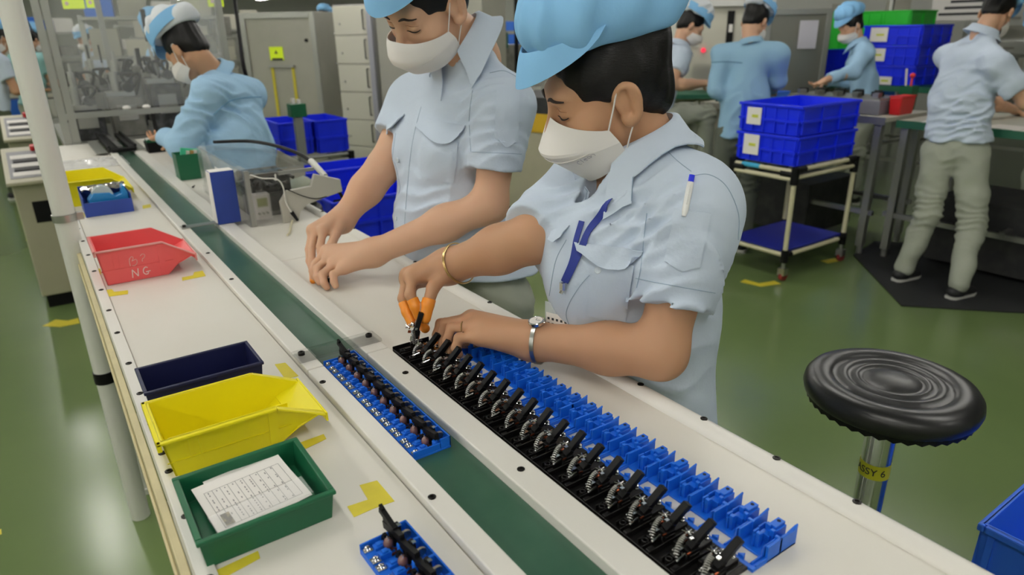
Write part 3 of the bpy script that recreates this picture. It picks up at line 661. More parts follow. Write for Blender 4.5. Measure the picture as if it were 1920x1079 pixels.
class U:          # smooth union
    def __init__(s, k, *ch): s.k = k; s.ch = list(ch)
    def d(s, P):
        r = None
        for c in s.ch:
            v = c.d(P); r = v if r is None else smin(r, v, s.k)
        return r
    def bb(s):
        B_ = [c.bb() for c in s.ch]; B_ = [x for x in B_ if x is not None]
        return np.min([x[0] for x in B_], 0), np.max([x[1] for x in B_], 0)
class Sub:        # a minus others
    def __init__(s, k, a, *ch): s.k = k; s.a_ = a; s.ch = ch
    def d(s, P):
        r = s.a_.d(P)
        for c in s.ch: r = -smin(-r, c.d(P), s.k)
        return r
    def bb(s): return s.a_.bb()
class Isect:
    def __init__(s, k, a, *ch): s.k = k; s.a_ = a; s.ch = ch
    def d(s, P):
        r = s.a_.d(P)
        for c in s.ch: r = -smin(-r, -c.d(P), s.k)
        return r
    def bb(s): return s.a_.bb()
class Off:        # offset (inflate) and optional relief function
    def __init__(s, a, o=0.0, fn=None): s.a_ = a; s.o = o; s.fn = fn
    def d(s, P):
        r = s.a_.d(P) - s.o
        return r if s.fn is None else r - s.fn(P)
    def bb(s): l, h = s.a_.bb(); return l - abs(s.o), h + abs(s.o)
def surface(sdf, h, lo=None, hi=None, refine=2):
    """naive surface nets over a sparse band of the field"""
    l, u = sdf.bb(); l = l if lo is None else np.maximum(l, lo); u = u if hi is None else np.minimum(u, hi)
    l = l - 3 * h; u = u + 3 * h; q = 4
    n = (np.ceil((u - l) / (h * q)).astype(int) + 1) * q
    cs = n // q; cx = [l[i] + (np.arange(cs[i]) * q + (q - 1) / 2) * h for i in range(3)]
    CP = np.stack(np.meshgrid(*cx, indexing='ij'), -1).reshape(-1, 3).astype(F32)
    cdv = sdf.d(CP)
    act = np.abs(cdv) < h * q * 1.9
    D = np.repeat(np.repeat(np.repeat(cdv.reshape(cs), q, 0), q, 1), q, 2).astype(F32)
    ai = np.argwhere(act.reshape(cs)); off = np.stack(np.meshgrid(*[np.arange(q)] * 3, indexing='ij'), -1).reshape(-1, 3)
    fi = (ai[:, None, :] * q + off[None]).reshape(-1, 3)
    fp = (l + fi * h).astype(F32); vals = np.empty(len(fp), F32)
    for s in range(0, len(fp), 400000): vals[s:s + 400000] = sdf.d(fp[s:s + 400000])
    D[fi[:, 0], fi[:, 1], fi[:, 2]] = vals
    S = D < 0
    nx, ny, nz = D.shape
    c8 = [(i, j, k) for i in (0, 1) for j in (0, 1) for k in (0, 1)]
    cnt = sum(S[i:nx - 1 + i, j:ny - 1 + j, k:nz - 1 + k].astype(np.int8) for i, j, k in c8)
    cell = np.argwhere((cnt > 0) & (cnt < 8)); idm = -np.ones((nx - 1, ny - 1, nz - 1), np.int32); idm[cell[:, 0], cell[:, 1], cell[:, 2]] = np.arange(len(cell))
    acc = np.zeros((len(cell), 3)); num = np.zeros(len(cell))
    for a in c8:
        for ax in range(3):
            if a[ax]: continue
            b = list(a); b[ax] = 1
            va = D[cell[:, 0] + a[0], cell[:, 1] + a[1], cell[:, 2] + a[2]]; vb = D[cell[:, 0] + b[0], cell[:, 1] + b[1], cell[:, 2] + b[2]]
            m = (va < 0) != (vb < 0); t = np.where(m, va / np.where(va == vb, 1, va - vb), 0)
            p = np.tile(np.array(a, float), (len(cell), 1)); p[:, ax] += t
            acc += p * m[:, None]; num += m
    Vt = l + (cell + acc / num[:, None]) * h
    Fs = []
    for ax in range(3):
        o1, o2 = [(1, 2), (2, 0), (0, 1)][ax]
        sl = [slice(1, -1)] * 3; sl[ax] = slice(0, -1); sh = [slice(1, -1)] * 3; sh[ax] = slice(1, None)
        E = np.argwhere(S[tuple(sl)] != S[tuple(sh)]); base = np.ones(3, int); base[ax] = 0; E = E + base
        if not len(E): continue
        fl = S[E[:, 0], E[:, 1], E[:, 2]]
        e1 = np.zeros(3, int); e1[o1] = 1; e2 = np.zeros(3, int); e2[o2] = 1
        ok = (E >= 0).all(1) & (E[:, 0] < nx - 1) & (E[:, 1] < ny - 1) & (E[:, 2] < nz - 1); E = E[ok]; fl = fl[ok]
        g = lambda q_: idm[q_[:, 0], q_[:, 1], q_[:, 2]]
        Q = np.stack([g(E - e1 - e2), g(E - e2), g(E), g(E - e1)], 1); Q = np.where(fl[:, None], Q, Q[:, ::-1])
        Fs.append(Q[(Q >= 0).all(1)])
    Fa = np.concatenate(Fs)
    for _ in range(refine):
        Vf = Vt.astype(F32); d0 = sdf.d(Vf); e = h * .4; G = np.stack([sdf.d(Vf + np.eye(3, dtype=F32)[i] * F32(e)) - d0 for i in range(3)], 1) / e
        g2 = (G * G).sum(1) + 1e-4; st = np.clip(d0 / g2, -h, h); Vt = Vt - G * st[:, None] * .8
    return Vt, Fa
def np_mesh(name, Vt, Fa, m):
    me = bpy.data.meshes.new(name); me.from_pydata(Vt.tolist(), [], Fa.tolist()); me.update()
    me.materials.append(m); me.shade_smooth(); return me
def sob(name, sdf, h, m, parent=None, refine=2, lo=None, hi=None, **k):
    Vt, Fa = surface(sdf, h, lo, hi, refine); o = bpy.data.objects.new(name, np_mesh(name, Vt, Fa, m)); COL.objects.link(o)
    if parent is not None: o.parent = parent
    return props(o, **k)
def grad(sdf, P, e=.002):
    P = np.asarray(P, F32); d0 = sdf.d(P); G = np.stack([sdf.d(P + np.eye(3, dtype=F32)[i] * F32(e)) - d0 for i in range(3)], 1)
    return G / (np.linalg.norm(G, axis=1, keepdims=True) + 1e-9)
def cast(sdf, O, D_, tmax=6.0, t0=.2):        # sphere trace many rays onto a field
    O = np.asarray(O, F32); D_ = np.asarray(D_, F32); t = np.full(len(D_), t0, F32)
    for _ in range(90): t = np.minimum(t + np.clip(sdf.d(O + D_ * t[:, None]), -.05, .2) * F32(.8), tmax)
    return O + D_ * t[:, None]
def drop(sdf, P, off=0.0):                    # nearest surface point
    P = np.asarray(P, float).reshape(-1, 3)
    for _ in range(6): P = P - grad(sdf, P) * (sdf.d(P.astype(F32))[:, None] - off)
    return P
def sight(u, v): r = RM @ np.array([(u - 960) / FPX, (v - 539.5) / FPX, 1.0]); return r / np.linalg.norm(r)
def on_cloth(sdf, uv, raw=False):             # points of a garment met by given sight lines
    D_ = np.array([sight(*p) for p in uv]); P = cast(sdf, np.tile(CAM, (len(uv), 1)), D_)
    r = np.linalg.norm(P - CAM, axis=1); bad = np.abs(sdf.d(P.astype(F32))) > .004
    if raw: return P, bad
    if bad.any() and not bad.all():           # a sight line that passes the garment: take the nearest surface point
        md = float(np.median(r[~bad])); P[bad] = drop(sdf, CAM + D_[bad] * md)
    return P
def patch(sdf, quad, nu, nv, off=.0015, th=.002, edge=None, gape=0.0):
    """sheet lying on a garment; quad = 4 sight-line corners (tl, tr, br, bl); edge(s) pushes the lower edge"""
    q = [np.array(p, float) for p in quad]; uv = []
    for j in range(nv):
        t = j / (nv - 1)
        for i in range(nu):
            s = i / (nu - 1); p = (1 - t) * ((1 - s) * q[0] + s * q[1]) + t * ((1 - s) * q[3] + s * q[2])
            if edge is not None: p = p + np.array(edge(s)) * t
            uv.append(p)
    P = on_cloth(sdf, uv); G = grad(sdf, P, .006); tt = np.repeat(np.linspace(0, 1, nv), nu)[:, None]; Q = (P + G * (off + gape * tt ** 1.5)).reshape(nv, nu, 3)
    return MB().grid(Q, th, G.reshape(nv, nu, 3))
def seam_line(sdf, uv, r=.0006, off=.0003, n=8):
    pts = arc([np.array(list(p) + [0.0]) for p in uv], n) if len(uv) > 2 else [np.array([uv[0][0] + (uv[1][0] - uv[0][0]) * t, uv[0][1] + (uv[1][1] - uv[0][1]) * t]) for t in np.linspace(0, 1, n)]
    P = on_cloth(sdf, [p[:2] for p in pts]); P = P + grad(sdf, P, .005) * off
    return MB().tube(P, r, 5)

# figure materials
M_SKIN = mat('skin_light', '#d0a588', .5, sss=.12, noise=.2, nscale=9, col2='#c9957a', bump=.08, bscale=300, spec=.35)
M_SKIN2 = mat('skin_warm', '#ba8e6e', .5, sss=.12, noise=.25, nscale=9, col2='#ae7c5e', bump=.08, bscale=300, spec=.35)
M_HAIR = mat('black_hair', '#060505', .4, noise=.6, nscale=30, col2='#0e0a09', stretch=(1, 1, 8), bump=.6, bscale=160, spec=.3)
M_SHIRT = mat('pale_blue_cotton', '#c6d2e2', .85, bump=.55, bscale=26, bdist=.006, spec=.15, noise=.2, nscale=5, col2='#bccbde')
M_SHIRT2 = mat('sky_blue_cotton', '#a3c6e3', .85, bump=.55, bscale=22, bdist=.007, spec=.15, noise=.2, nscale=5, col2='#8fb6d4')
M_CAP = mat('cap_blue', '#88bde8', .85, bump=.4, bscale=24, bdist=.005, spec=.15)
M_CAPW = mat('cap_white', '#d9dde2', .85, bump=.12, bscale=900, spec=.15)
M_TROU = mat('grey_twill', '#a2a698', .85, bump=.5, bscale=18, bdist=.008, spec=.15, noise=.2, nscale=6, col2='#94988a')
M_MASK = mat('mask_white', '#e4e0dc', .8, bump=.06, bscale=500, spec=.2)
M_COT = mat('orange_latex', '#f0932a', .35, sss=.1)
M_THREAD = mat('seam_thread', '#93a7bc', .9)  # darker thread colour of the stitched seam lines
M_SHOE = mat('black_shoe', '#17181a', .6)
M_SOLE = mat('pale_sole', '#c9c9c2', .6)
M_BTN = mat('shirt_button', '#cfd9e2', .3)
# ------------------------------------------------------------------ figures
class Xf:
    def __init__(s, a, R, o): s.a_ = a; s.R = np.array(R, float); s.o = V3(o)
    def d(s, P): return s.a_.d((P - s.o.astype(F32)) @ s.R.astype(F32))
    def bb(s):
        l, h = s.a_.bb(); C_ = np.array([[x, y, z] for x in (l[0], h[0]) for y in (l[1], h[1]) for z in (l[2], h[2])]) @ s.R.T + s.o
        return C_.min(0), C_.max(0)
def frame(F, roll=0.0, up=(0, 0, 1)):         # columns right, forward, up
    F = N(F); U_ = N(np.array(up, float) - F * np.dot(up, F)); R_ = np.cross(F, U_); M_ = np.stack([R_, F, U_], 1)
    return M_ @ rot((0, 1, 0), roll)
def head_sdf(detail):
    g = [Ell((0, -.010, .045), (.070, .085, .082)), Ell((0, .028, -.004), (.058, .064, .083)), Ell((0, .070, -.078), (.021, .021, .017))]
    for s in (1, -1):
        g += [Cap((s * .044, .002, -.034), (s * .018, .066, -.076), .019, .016), Ell((s * .037, .054, -.012), (.025, .024, .024))]
    g.append(Cap((-.032, .074, .040), (.032, .074, .040), .0145))
    a = U(.022, *g)
    if detail:
        a = Sub(.012, a, *[Ell((s * .031, .094, .020), (.0175, .014, .0115)) for s in (1, -1)])
        a = U(.006, a, *[Ell((s * .031, .0735, .0185), (.0150, .0125, .0115)) for s in (1, -1)])
    a = U(.010, a, Cap((0, .086, .024), (0, .106, -.014), .0078, .0110), Ell((.011, .097, -.02), (.009, .009, .008)), Ell((-.011, .097, -.02), (.009, .009, .008)))
    if detail: a = U(.008, a, Ell((0, .093, -.046), (.021, .011, .006)), Ell((0, .091, -.056), (.018, .011, .007)))
    rim = [(.010, -.002), (.014, .014), (.009, .028), (-.004, .034), (-.017, .027), (-.0205, .010), (-.0155, -.010), (-.006, -.023), (.004, -.026), (.008, -.016)]
    for s in (1, -1):
        E = lambda a_, b_: np.array([s * (.071 + .012 * (.012 - a_) / .03), a_ * .85 - .004, b_ * .92 + .004])
        if detail:
            p = arc([E(*q) for q in rim], 3); ear = [Cap(p[i], p[i + 1], .0042 if i < 18 else .0055) for i in range(len(p) - 1)]
            ear += [Ell(E(-.004, -.021), (.006, .008, .0075)), Ell(E(-.003, .005) + np.array([-s * .006, 0, 0]), (.006, .014, .024)), Cap(E(-.010, .024), E(-.011, -.010), .0036), Cap(E(.010, .000), E(.008, -.012), .0042)]
            a = U(.006, a, U(.004, *ear))
        else: a = U(.008, a, Ell(E(-.003, .003), (.008, .018, .031)))
    return a
def hair_sdf(bun=True, low=True):
    h = U(.02, Ell((0, -.012, .048), (.078, .090, .087)), Ell((0, -.058, -.004), (.052, .038, .050)))
    if bun: h = U(.03, h, Ell((0, -.068, .085), (.052, .043, .05)))
    cut = [Ell((0, .112, -.012), (.088, .082, .098)), Pln((0, -.06, -.050), (0, -.12, 1))]
    for s in (1, -1): cut.append(Ell((s * .092, .004, -.016), (.040, .034, .046))); cut.append(Ell((s * .06, .045, -.035), (.05, .05, .06)))
    return Off(Sub(.008, h, *cut), 0, lambda P: .0012 * np.sin(P[:, 0] * 260) * np.sin(P[:, 2] * 40 + P[:, 1] * 90))
def cap_parts(root, T, R, o, white, h, detail, tilt=0.0):
    crown = U(.035, Ell((0, -.003, .138), (.095, .1035, .077)), Ell((0, -.100, .110), (.07, .05, .05)))
    def fold(P):
        th = np.arctan2(P[:, 0], P[:, 1] - .05); rr_ = np.sqrt(P[:, 0] ** 2 + (P[:, 1] - .08) ** 2)
        return .0065 * np.sin(th * 9 + 1.5 * np.sin(P[:, 2] * 40)) * np.clip(rr_ / .09, 0, 1.3) * .7
    crown = Sub(.006, Off(crown, 0, fold), Ell((0, .0, .06), (.080, .100, .062)))
    crown = Isect(.008, crown, Neg(Pln((0, .09, .112), (0, -.2, 1))))
    c = sob('cap', Xf(crown, R, o), h, white or M_CAP, root)
    P = []
    for i in range(25):
        f = (-1 + 2 * i / 24) * 1.62; row = []
        for s in np.linspace(0, 1, 7):
            cf = max(math.cos(f), 0.0)
            x = (.086 + .006 * s) * math.sin(f); y = -.002 + (.104 + .026 * s ** .8 * cf) * math.cos(f); z = .123 - (.045 * cf ** .6) * s - .006 * (1 - abs(math.sin(f)))
            row.append(R @ np.array((x, y, z)) + o)
        P.append(row)
    ob('visor', MB().grid(P, .0022), M_CAP, c, smooth=60)
    if detail or white is None:
        B_ = [R @ np.array((.0875 * math.sin(f), -.002 + .1055 * math.cos(f), .1215 - .006 * (1 - abs(math.sin(f))))) + o for f in np.linspace(-1.6, 1.6, 40)]
        ob('seam', MB().tube(B_, .0008, 5), mat('cap_seam', '#5b93bd', .9), c)
    if white is not None:
        bnd = []
        for i in range(33):
            f = -PI + 2 * PI * i / 32; row = []
            for s in (0, .5, 1): row.append(R @ np.array(((.099 + .004 * s * (1 - s) * 4 - .003 * s) * math.sin(f), -.004 + (.113 + .004 * (1 - s) * s * 4 - .003 * s) * math.cos(f) - (.012 if math.cos(f) < 0 else 0) * -math.cos(f), .098 + .052 * s)) + o)
            bnd.append(row)
        ob('band', MB().grid(bnd, .003), M_CAP, c, smooth=60)
    return c
class Neg:
    def __init__(s, a): s.a_ = a
    def d(s, P): return -s.a_.d(P)
    def bb(s): return None
def mask_mesh(R, o, kf=True):
    P = []; nu, nv = 33, 21
    for j in range(nv):
        v = j / (nv - 1); row = []
        if kf: yf = np.interp(v, [0, .4, .45, 1], [.098, .132, .132, .078]); zf = np.interp(v, [0, .4, .45, 1], [.015, -.030, -.036, -.106])
        else: yf = np.interp(v, [0, .12, .42, .55, .85, 1], [.113, .123, .135, .134, .108, .078]); zf = np.interp(v, [0, .42, .55, 1], [.004, -.030, -.044, -.100])
        ye = np.interp(v, [0, 1], [.030, .012]); ze = np.interp(v, [0, .45, 1], [-.020, -.040, -.074]); xe = np.interp(v, [0, .5, 1], [.070, .072, .063])
        for i in range(nu):
            u = -1 + 2 * i / (nu - 1); a = abs(u) * PI / 2; c = math.cos(a)
            y = ye + (yf - ye) * c ** .85; z = ze + (zf - ze) * (1 - abs(u) ** 1.35); x = math.copysign(xe * math.sin(a) ** .92, u)
            row.append(R @ np.array((x, y, z)) + o)
        P.append(row)
    return MB().grid(P, .0016)
def mask_parts(root, R, o, detail, s_vis=-1, kf=False):
    mk = ob('mask', mask_mesh(R, o, kf), M_MASK, root, smooth=12 if kf else 50)
    T = lambda *p: R @ np.array(p) + o
    for s in ((1, -1) if detail else (s_vis,)):
        r = .0013 if detail else .002
        ob('ear_loop', MB().tube(arc([T(s * .068, .034, -.026), T(s * .073, .018, .004), T(s * .077, .000, .036), T(s * .078, -.014, .036)], 6), r, 6), M_MASK, mk)
        ob('ear_loop', MB().tube(arc([T(s * .063, .016, -.066), T(s * .070, .006, -.044), T(s * .076, -.006, -.022)], 6), r, 6), M_MASK, mk)
    if detail:
        for s in (1, -1):
            q = []
            for t in np.linspace(0, 1, 14):
                a = t * PI / 2; yf, zf = .1288, -.036; ye, ze = .031, -.036
                q.append(T(s * .0695 * math.sin(a) ** .92, ye + (yf - ye) * math.cos(a) ** .85 + .0012, ze + (zf - ze) * (1 - t ** 1.35) - .010 * math.sin(t * PI)))
            ob('fold_seam', MB().tube(q, .0009, 5), mat('mask_seam', '#cfcac6', .8), mk)
    return mk
def hand_groups(wr, d, n, thumb_side, size=1.0, curl=.5, spread=.10, thumb=(.6, .5)):
    """generic five finger hand: d along the palm, n out of the back of the hand, thumb_side unit vector"""
    d = N(d); n = N(n - d * np.dot(n, d)); t = np.cross(n, d); t = t if np.dot(t, thumb_side) > 0 else -t
    S = size; wr = V3(wr); G = []
    palm_end = wr + d * .078 * S
    palm = U(.012, Cap(wr, wr + d * .03 * S, .022 * S, .026 * S, n, .62), Cap(wr + d * .03 * S + t * .012 * S, palm_end + t * .016 * S, .023 * S, .020 * S, n, .58), Cap(wr + d * .03 * S - t * .012 * S, palm_end - t * .019 * S - d * .006, .021 * S, .018 * S, n, .58))
    G.append(palm); tips = []
    for i, (off, L, r) in enumerate(((.030, .066, .0078), (.010, .074, .0080), (-.010, .069, .0076), (-.029, .054, .0068))):
        b = palm_end + t * off * S + d * (.004 if i in (1, 2) else -.004) * S; a = curl * (.75 + .12 * i) * .9; fd = N(d + t * spread * (off / .03)); ch = []; p = b - fd * .012 * S; q = b
        segs = (.46, .30, .24); ch.append(Cap(p, q, r * S * 1.05))
        for k_, sg in enumerate(segs):
            fd = rot(t, -a if np.dot(np.cross(t, d), n) < 0 else a) @ fd if True else fd
            q2 = q + fd * L * sg * S; ch.append(Cap(q, q2, r * S * (1 - .10 * k_), r * S * (.9 - .10 * k_))); q = q2
        tips.append(q); G.append(U(.003, *ch))
    b = wr + d * .022 * S + t * .022 * S; td = N(d * thumb[0] + t * .75 - n * thumb[1]); q = b; ch = []
    for L, r in ((.034, .0125), (.030, .0095), (.024, .0085)):
        q2 = q + td * L * S; ch.append(Cap(q, q2, r * S, r * S * .88)); q = q2; td = N(td + d * .35 - n * .12)
    G.append(U(.006, *ch)); tips.append(q)
    return G, tips
def fingers_from(chains):                     # explicit joint chains [(points, r0, r1)]
    out = []
    for pts, r0, r1 in chains:
        m = len(pts) - 1; out.append(U(.004, *[Cap(pts[i], pts[i + 1], r0 + (r1 - r0) * i / m, r0 + (r1 - r0) * (i + 1) / m) for i in range(m)]))
    return out
def folds(items, seed=0, amp=.0016):
    rg = np.random.RandomState(seed); rnd = [(N(rg.randn(3)) * rg.uniform(25, 60), rg.uniform(0, 6)) for _ in range(9)]
    def fn(P):
        r = np.zeros(len(P), F32)
        for k_, ph in rnd: r += np.sin(P @ k_.astype(F32) + ph) * F32(amp / 2.5)
        for o, w, lam, A, rad in items:
            q = P - V3(o).astype(F32); x = q @ N(w).astype(F32); wob = (np.sin(q @ np.array([31., 17., 23.], F32)) * .34 + np.sin(q @ np.array([-13., 41., 19.], F32) + 1) * .26) * F32(lam)
            r += F32(A * 1.5) * (1 - 2 * np.abs(np.sin((x + wob) * F32(PI / lam)))) * np.exp(-(q * q).sum(1) / F32(rad * rad))
        return r
    return fn
def collar(root, Nb, ax, fwd, m, R_in=.062, spread=1.0, h=.032, gap=.42, drop_=.045, tip=.032, over=None):
    ax = N(ax); fwd = N(fwd - ax * np.dot(fwd, ax)); rt = np.cross(fwd, ax); P = []
    for i in range(41):
        f = -PI + gap + (2 * PI - 2 * gap) * i / 40; f += PI     # starts beside the front opening
        e = abs(i - 20) / 20.0; row = []
        dirv = fwd * math.cos(f) + rt * math.sin(f)
        hh = h * (1 - .45 * e ** 3); rin = R_in * (1 + .10 * e)
        for s, (dr, dz) in ((0, (0, -.012)), (.25, (.001, hh * .6)), (.4, (.004, hh)), (.55, (.010, hh * .92)), (.8, (.019 + .008 * e, hh * .3 - .008)), (1, (.033 + .013 * e, -drop_ * (.4 + .6 * e) * .5))):
            p = Nb + dirv * (rin + dr * spread) + ax * dz
            if s > .5: p = p + fwd * (tip * e ** 4 * (s - .5) * 1.2) - ax * (.03 * e ** 5 * (s - .5) * 2)
            row.append(p)
        P.append(row)
    if over is not None:                      # the turned down leaf lies on the shirt, not in it
        A = np.array(P)
        for k_, off in ((3, .003), (4, .006), (5, .0075)):
            d = over.d(A[:, k_].astype(F32)); bad = d < off
            if bad.any(): A[bad, k_] = drop(over, A[bad, k_], off)
        P = list(A)
    c = ob('collar', MB().grid(P, .0022), m, root, smooth=70)
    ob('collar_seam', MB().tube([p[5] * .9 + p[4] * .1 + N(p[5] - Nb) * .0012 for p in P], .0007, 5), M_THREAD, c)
    return c
def shoe(root, ank, fwd, m=M_SHOE):
    f = N(np.array([fwd[0], fwd[1], 0.0])); a = np.array([ank[0], ank[1], 0.0])
    s = U(.02, Cap(a + f * -.03 + (0, 0, .045), a + f * .12 + (0, 0, .032), .038, .030, (0, 0, 1), .8), Cap(a + (0, 0, .05), a + (0, 0, .085), .038, .036))
    s = Isect(.004, s, Neg(Neg(Pln((0, 0, .016), (0, 0, -1)))))
    o = sob('shoe', s, .007, m, root)
    ob('sole', MB().prism([a + f * x + np.cross(f, (0, 0, 1)) * y for x, y in [(-.066, -.02), (-.05, -.034), (.02, -.036), (.10, -.038), (.145, -.02), (.152, 0), (.145, .02), (.10, .038), (.02, .036), (-.05, .034), (-.066, .02)]][::-1], (0, 0, .02)), M_SOLE, o, smooth=40)
def figure(name, label, J, h=.008, hd=None, skin=M_SKIN, shirt=M_SHIRT, white_cap=None, sleeve=.55, hands=None, detail=False, fold_items=(), seed=1, hem=None, size=1.0, group=None, cap=True, girth=1.0, trou=M_TROU, bun=True, seated=False, smock=False, long_sleeve=False, shirt_h=None, sleeve_r=(.064, .062), belly=1.0, extra_arm=None):
    """J: joints in world metres; returns dict of parts"""
    R = frame(J['F'], J.get('roll', 0), J.get('up', (0, 0, 1))); o = V3(J['C']); S = size
    head = Xf(head_sdf(detail), R * 1.0, o)
    bf = N(np.array(J['bf'], float))
    sL, sR = V3(J['shL']), V3(J['shR']); nb = V3(J['neck']); waist = V3(J['waist']); pel = V3(J['pelvis']); chest = (sL + sR) / 2 * .75 + waist * .25
    hb = o + R @ np.array((0, -.022, -.045))
    neck = U(.03, Cap(nb, hb, .048 * S, .049 * S), Cap(nb - N(hb - nb) * .04, nb, .042, .046))
    arms = []
    for a, b, c in (('shL', 'elL', 'wrL'), ('shR', 'elR', 'wrR')):
        p, e, w = V3(J[a]), V3(J[b]), V3(J[c]); m_ = e * .62 + w * .38
        arms.append(U(.03, Cap(p, e, .046 * S * girth, .036 * S * girth), Cap(e, m_, .037 * S * girth, .0375 * S * girth), Cap(m_, w, .0365 * S * girth, J.get('wrr', .0245) * S)))
    hg = []
    for side in 'LR':
        g = (hands or {}).get(side)
        if g is None:
            e, w = V3(J['el' + side]), V3(J['wr' + side]); d = N(w - e); d2 = N(d * .8 + np.array((0, 0, -.35)) + bf * .35)
            ts = np.cross(d2, (0, 0, 1)) * (1 if side == 'L' else -1)
            g, _ = hand_groups(w, d2, (0, 0, 1), ts, S * .95, .5)
        hg += g
    torso = U(.05, Cap(nb, nb - bf * .012 - np.array((0, 0, .12)), .044, .050), Cap(sL * .8 + sR * .2, sR * .8 + sL * .2, .05), Cap(chest, waist, .085, .08, bf, .7), Cap(waist, pel, .08, .09, bf, .75))
    body = U(.03, U(.016, U(.014, *arms), U(.009, *hg)) if hg else U(.02, *arms), torso, U(.012, head, neck))
    root = sob(name, body, h, skin); props(root, label, 'person', group)
    # shirt
    sl = []; cuffs = []
    for a, b, c in (('shL', 'elL', 'wrL'), ('shR', 'elR', 'wrR')):
        p, e, w = V3(J[a]), V3(J[b]), V3(J[c])
        if long_sleeve:
            q = e * .12 + w * .88; s_ = U(.03, Cap(p, e, sleeve_r[0] * S, .056 * S), Cap(e, w, .054 * S, .040 * S)); s_ = Isect(.004, s_, Pln(q, w - e)); cuffs.append((q, N(w - e), w))
        else:
            sf = J.get('sl' + a[2], sleeve); q = p + (e - p) * sf; s_ = Isect(.003, Cap(p, p + (e - p) * (sf + .25), sleeve_r[0] * S, sleeve_r[1] * S), Pln(q, e - p)); cuffs.append((q, N(e - p), e))
        sl.append(s_)
    sw = N(sL - sR)
    hemp = V3(J['hem']) if 'hem' in J else pel - np.array((0, 0, .03))
    tor = U(.07, Cap(sL - sw * .012, sR + sw * .012, .062 * S, .062 * S), Cap(chest, waist, .130 * S * girth, .130 * S * girth * belly, bf, J.get('flat', .68)), Cap(waist, hemp + (hemp - waist) * .5, .130 * S * girth * belly, J.get('hemr', .168) * S * girth * belly, bf, J.get('flat', .68)))
    if J.get('bust', 1): tor = U(.05, tor, *[Ell(chest + bf * .062 + sw * s * .062 + np.array((0, 0, -.03)), (.055, .055, .055)) for s in (1, -1)])
    if 'extra' in J: tor = U(.06, tor, *J['extra'])
    tor = Isect(.004, tor, Pln(hemp, J.get('hemn', (0, 0, -1))))
    sh = U(.035, tor, *sl)
    trap = U(.04, Cap(nb + (0, 0, -.015), sL + (0, 0, .012), .045, .045), Cap(nb + (0, 0, -.015), sR + (0, 0, .012), .045, .045))
    sh = U(.04, sh, trap)
    ax = N(hb - nb)
    hol = [] if not detail else [Cap(nb + bf * .02, nb + bf * .02 + ax * .2, .040 * S, .050 * S)]
    if detail: hol.append(Cap(nb + bf * .055, nb + bf * .115 - np.array((0, 0, J.get('vdepth', .09))), .040 * J.get('vw', 1), .012 * J.get('vw', 1), sw, .75))
    if not long_sleeve or True:
        for (q, dn_, e) in (cuffs if long_sleeve else ()): hol.append(Cap(q + dn_ * .008, q + dn_ * .1, (.048 if not long_sleeve else .032) * S * girth, (.046 if not long_sleeve else .03) * S))
    sh = Off(Sub(.004, sh, *hol) if hol else sh, 0, folds(list(fold_items), seed, .0016 if detail else .004))
    shirt_o = sob('shirt', sh, shirt_h or h * 1.25, shirt, root)
    collar(shirt_o, nb + ax * J.get('col_up', .005), ax, bf + 0 * ax, shirt, R_in=.056 * S, gap=J.get('col_gap', .42), drop_=J.get('col_drop', .045), tip=J.get('col_tip', .032), over=sh if detail else None)
    # head dress
    hr = sob('hair', Xf(hair_sdf(bun), R, o), max(h * .8, .0028), M_HAIR, root)
    cp = cap_parts(root, None, R, o, white_cap, max(h * .8, .003), detail) if cap else None
    mk = mask_parts(root, R, o, detail, kf=J.get('kf', False))
    # trousers and shoes
    tr = None
    if 'kneeL' in J:
        P_ = [Cap(pel + (0, 0, .05), pel - (0, 0, .03), .120 * S * girth, .135 * S * girth, bf, J.get('flat', .68))]
        for s in 'LR':
            hp, kn, an = V3(J['hip' + s]), V3(J['knee' + s]), V3(J['ank' + s])
            P_ += [Cap(hp, kn, .080 * S * girth, .066 * S * girth), Cap(kn, an, .064 * S * girth, .052 * S)]
            if an[2] < .3: shoe(root, an, J.get('toe' + s, bf))
        t_ = U(.03, *P_)
        if not seated: t_ = Isect(.004, t_, Pln((0, 0, .05), (0, 0, -1)))
        rg = np.random.RandomState(seed + 5)
        fl = [(V3(J['knee' + s]) + rg.randn(3) * .02, (0.2, .1, 1), .04, .006, .12) for s in 'LR'] + [(pel + (0, 0, -.05), (.3, .2, 1), .05, .005, .12)]
        tr = sob('trousers', Off(t_, 0, folds(fl, seed + 9, .004)), max(h * 1.3, .008), trou, root)
    return dict(root=root, shirt=shirt_o, sdf=sh, R=R, o=o, body=body, cuffs=cuffs, hair=hr, cap=cp, mask=mk, trousers=tr, head=head)
# ------------------------------------------------------------------ front worker
def hand_px(wr, mcps, chains, pr=(.019, .0125), fr=(.0088, .0068), thumb=None, tr=(.0125, .0085)):
    """hand from surveyed joints: wrist, knuckle points, finger chains starting at the knuckles"""
    wr = V3(wr); G = [U(.016, *[Cap(wr, m, pr[0], pr[1]) for m in mcps])]
    G += fingers_from([(c, fr[0], fr[1]) for c in chains])
    if thumb is not None: G += fingers_from([(thumb, tr[0], tr[1])])
    return G
def cot(root, tip_chain, r, name='finger_cot'):
    p = [V3(x) for x in tip_chain]; s = U(.003, *[Cap(p[i], p[i + 1], r[i], r[i + 1]) for i in range(len(p) - 1)])
    a = p[0] + N(p[1] - p[0]) * .0
    s = Isect(.001, s, Neg(Pln(a, p[1] - p[0])))
    return sob(name, s, .0016, M_COT, root)
def WW(*a): return [W(*q) for q in a]
